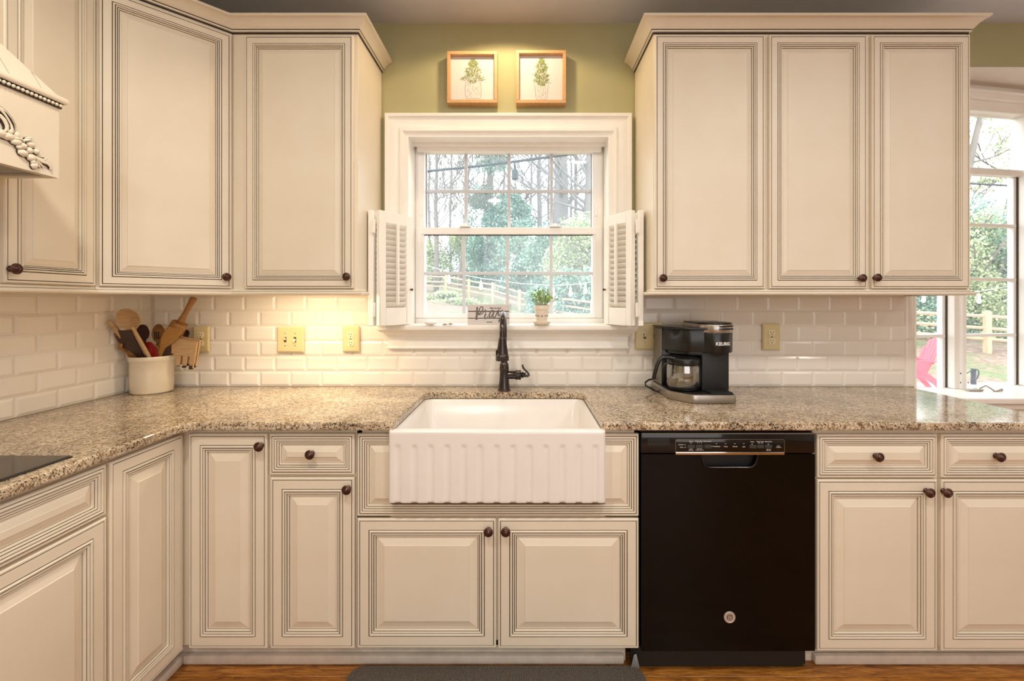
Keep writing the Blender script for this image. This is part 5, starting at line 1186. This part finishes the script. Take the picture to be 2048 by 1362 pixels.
# string lights
def string(label, pts, bulbs, r, cable, bsize, dark):
    t = thing('string_light', label, 'string light', pts[0])
    b = M(); Q = [Vector(p) for p in pts]; b.tube(Q, r, n=6); wpart('cable', b, cable, t, smooth=60)
    for p in bulbs:
        p = Vector(p); s = M(); s.tube([p, p + Vector((0, 0, -.04 * bsize))], .006 * bsize, n=6); s.lathe([(.012 * bsize, .0), (.018 * bsize, -.01 * bsize), (.018 * bsize, -.055 * bsize), (.012 * bsize, -.06 * bsize)], p + Vector((0, 0, -.04 * bsize)), n=10); so_ = wpart('socket', s, cable_m if dark else cable_w, t)
        s = M(); s.ball(p + Vector((0, 0, -.135 * bsize)), (.030 * bsize, .030 * bsize, .045 * bsize)); wpart('bulb', s, carafe_glass if dark else bulb_m, so_, smooth=60)
wp = lambda px, py, y: ((px - PX) / F * y, y, EYE - (py - PY) / F * y)
string('dark string-light cable sagging across the top of the kitchen window', [wp(780, 349, 3.7), wp(850, 343, 3.7), wp(930, 335, 3.7), wp(1028, 323.5, 3.7), wp(1100, 314, 3.7), wp(1190, 302, 3.7), wp(1290, 286, 3.7)], [wp(1030, 323.5, 3.7)], .011, cable_m, 1.5, True)
string('pale string-light cable with glowing bulbs low in the kitchen window', [wp(800, 512, 9), wp(850, 530, 9), wp(905, 546, 9), wp(965, 557, 9), wp(1040, 567, 9), wp(1110, 571, 9), wp(1160, 568, 9), wp(1230, 554, 9)], [wp(898, 545, 9), wp(962, 557, 9), wp(1107, 571, 9), wp(1141, 570, 9), wp(1171, 565, 9)], .006, cable_w, 1.25, False)
string('thin dark string-light cable with round bulbs across the bay window', [wp(1780, 362, 6.2), wp(1940, 367, 6.2), wp(2040, 372.5, 6.2), wp(2150, 380, 6.2)], [], .014, cable_m, 1.0, True)
string('hanging row of glowing bulbs in front of the shrubs, bay window', [wp(1780, 575, 8.8), wp(1847, 583, 8.8), wp(1905, 587, 8.8), wp(1958, 583, 8.8), wp(2020, 572, 8.8), wp(2090, 552, 8.8)], [wp(1847, 583, 8.8), wp(1958, 585, 8.8), wp(2021, 574, 8.8)], .004, cable_w, 1.2, False)

# red slatted garden chair on the patio
gc = thing('garden_chair', 'bright red slatted garden chair on the pale patio outside the bay window', 'chair', ((1813 - PX) / F * 9.3, 9.3, -.435), rz=radians(-108))
gc.scale = (1.08, 1.08, 1.08)
# local: +x across the seat, -y is the front
for i in range(5):
    u = (i - 2) * .098; b = M(); L = .72 * sqrt(1 - (abs(i - 2) / 3.0) ** 2)
    pts = fillet([(u * .82 - .046, 0), (u * .82 + .046, 0), (u * 1.18 + .05, L), (u * 1.18 - .05, L)], {2: .04, 3: .04}, 4)
    b.prism(pts, 0, .018, lambda u_, v, w: (u_, .20 + v * .33 + w, .29 + v * .94)); part('back_slat', b, chair_m, gc)
for i in range(6):
    b = M(); y = -.30 + i * .09; z = .37 - i * .018; b.box(-.27, .27, y, y + .078, z, z + .018, bev=.004); part('seat_slat', b, chair_m, gc)
for s in (-1, 1):
    b = M(); b.prism(fillet([(s * .24, -.40), (s * .36, -.40), (s * .35, .34), (s * .27, .34)], {0: .04, 1: .05, 2: .03}, 4), .54, .562, lambda u, v, w: (u, v, w)); part('arm', b, chair_m, gc)
    b = M(); b.prism([(-.33, 0), (-.24, 0), (-.25, .54), (-.34, .54)], s * .27, s * .30, lambda u, v, w: (w, u, v)); part('leg', b, chair_m, gc)
    b = M(); b.prism([(-.34, .34), (-.34, .42), (.25, .31), (.36, .20), (.50, 0), (.41, 0), (.30, .14), (.18, .22)], s * .235, s * .265, lambda u, v, w: (w, u, v)); part('leg', b, chair_m, gc)
b = M(); b.box(-.30, .30, .27, .30, .50, .56, bev=.005); part('rear_brace', b, chair_m, gc)

# watering can
wx, wy = (1947 - PX) / F * 9.7, 9.7
wc = thing('watering_can', 'slim blue-black watering can with a big loop handle on the patio', 'watering can', (wx, wy, -.435))
b = M(); b.lathe([(.046, 0), (.050, .01), (.044, .12), (.042, .31), (.052, .33), (.046, .332), (.038, .31)], n=18); part('body', b, navy_m, wc, smooth=50)
b = M(); b.tube([(.035, 0, .30), (.08, 0, .32), (.11, 0, .28), (.11, 0, .21), (.085, 0, .14), (.04, 0, .09)], .014, n=8); part('handle', b, navy_m, wc, smooth=60)
b = M(); b.tube([(-.035, 0, .295), (-.09, 0, .27), (-.16, 0, .225)], [.02, .012, .009], n=8); part('spout', b, navy_m, wc, smooth=60)
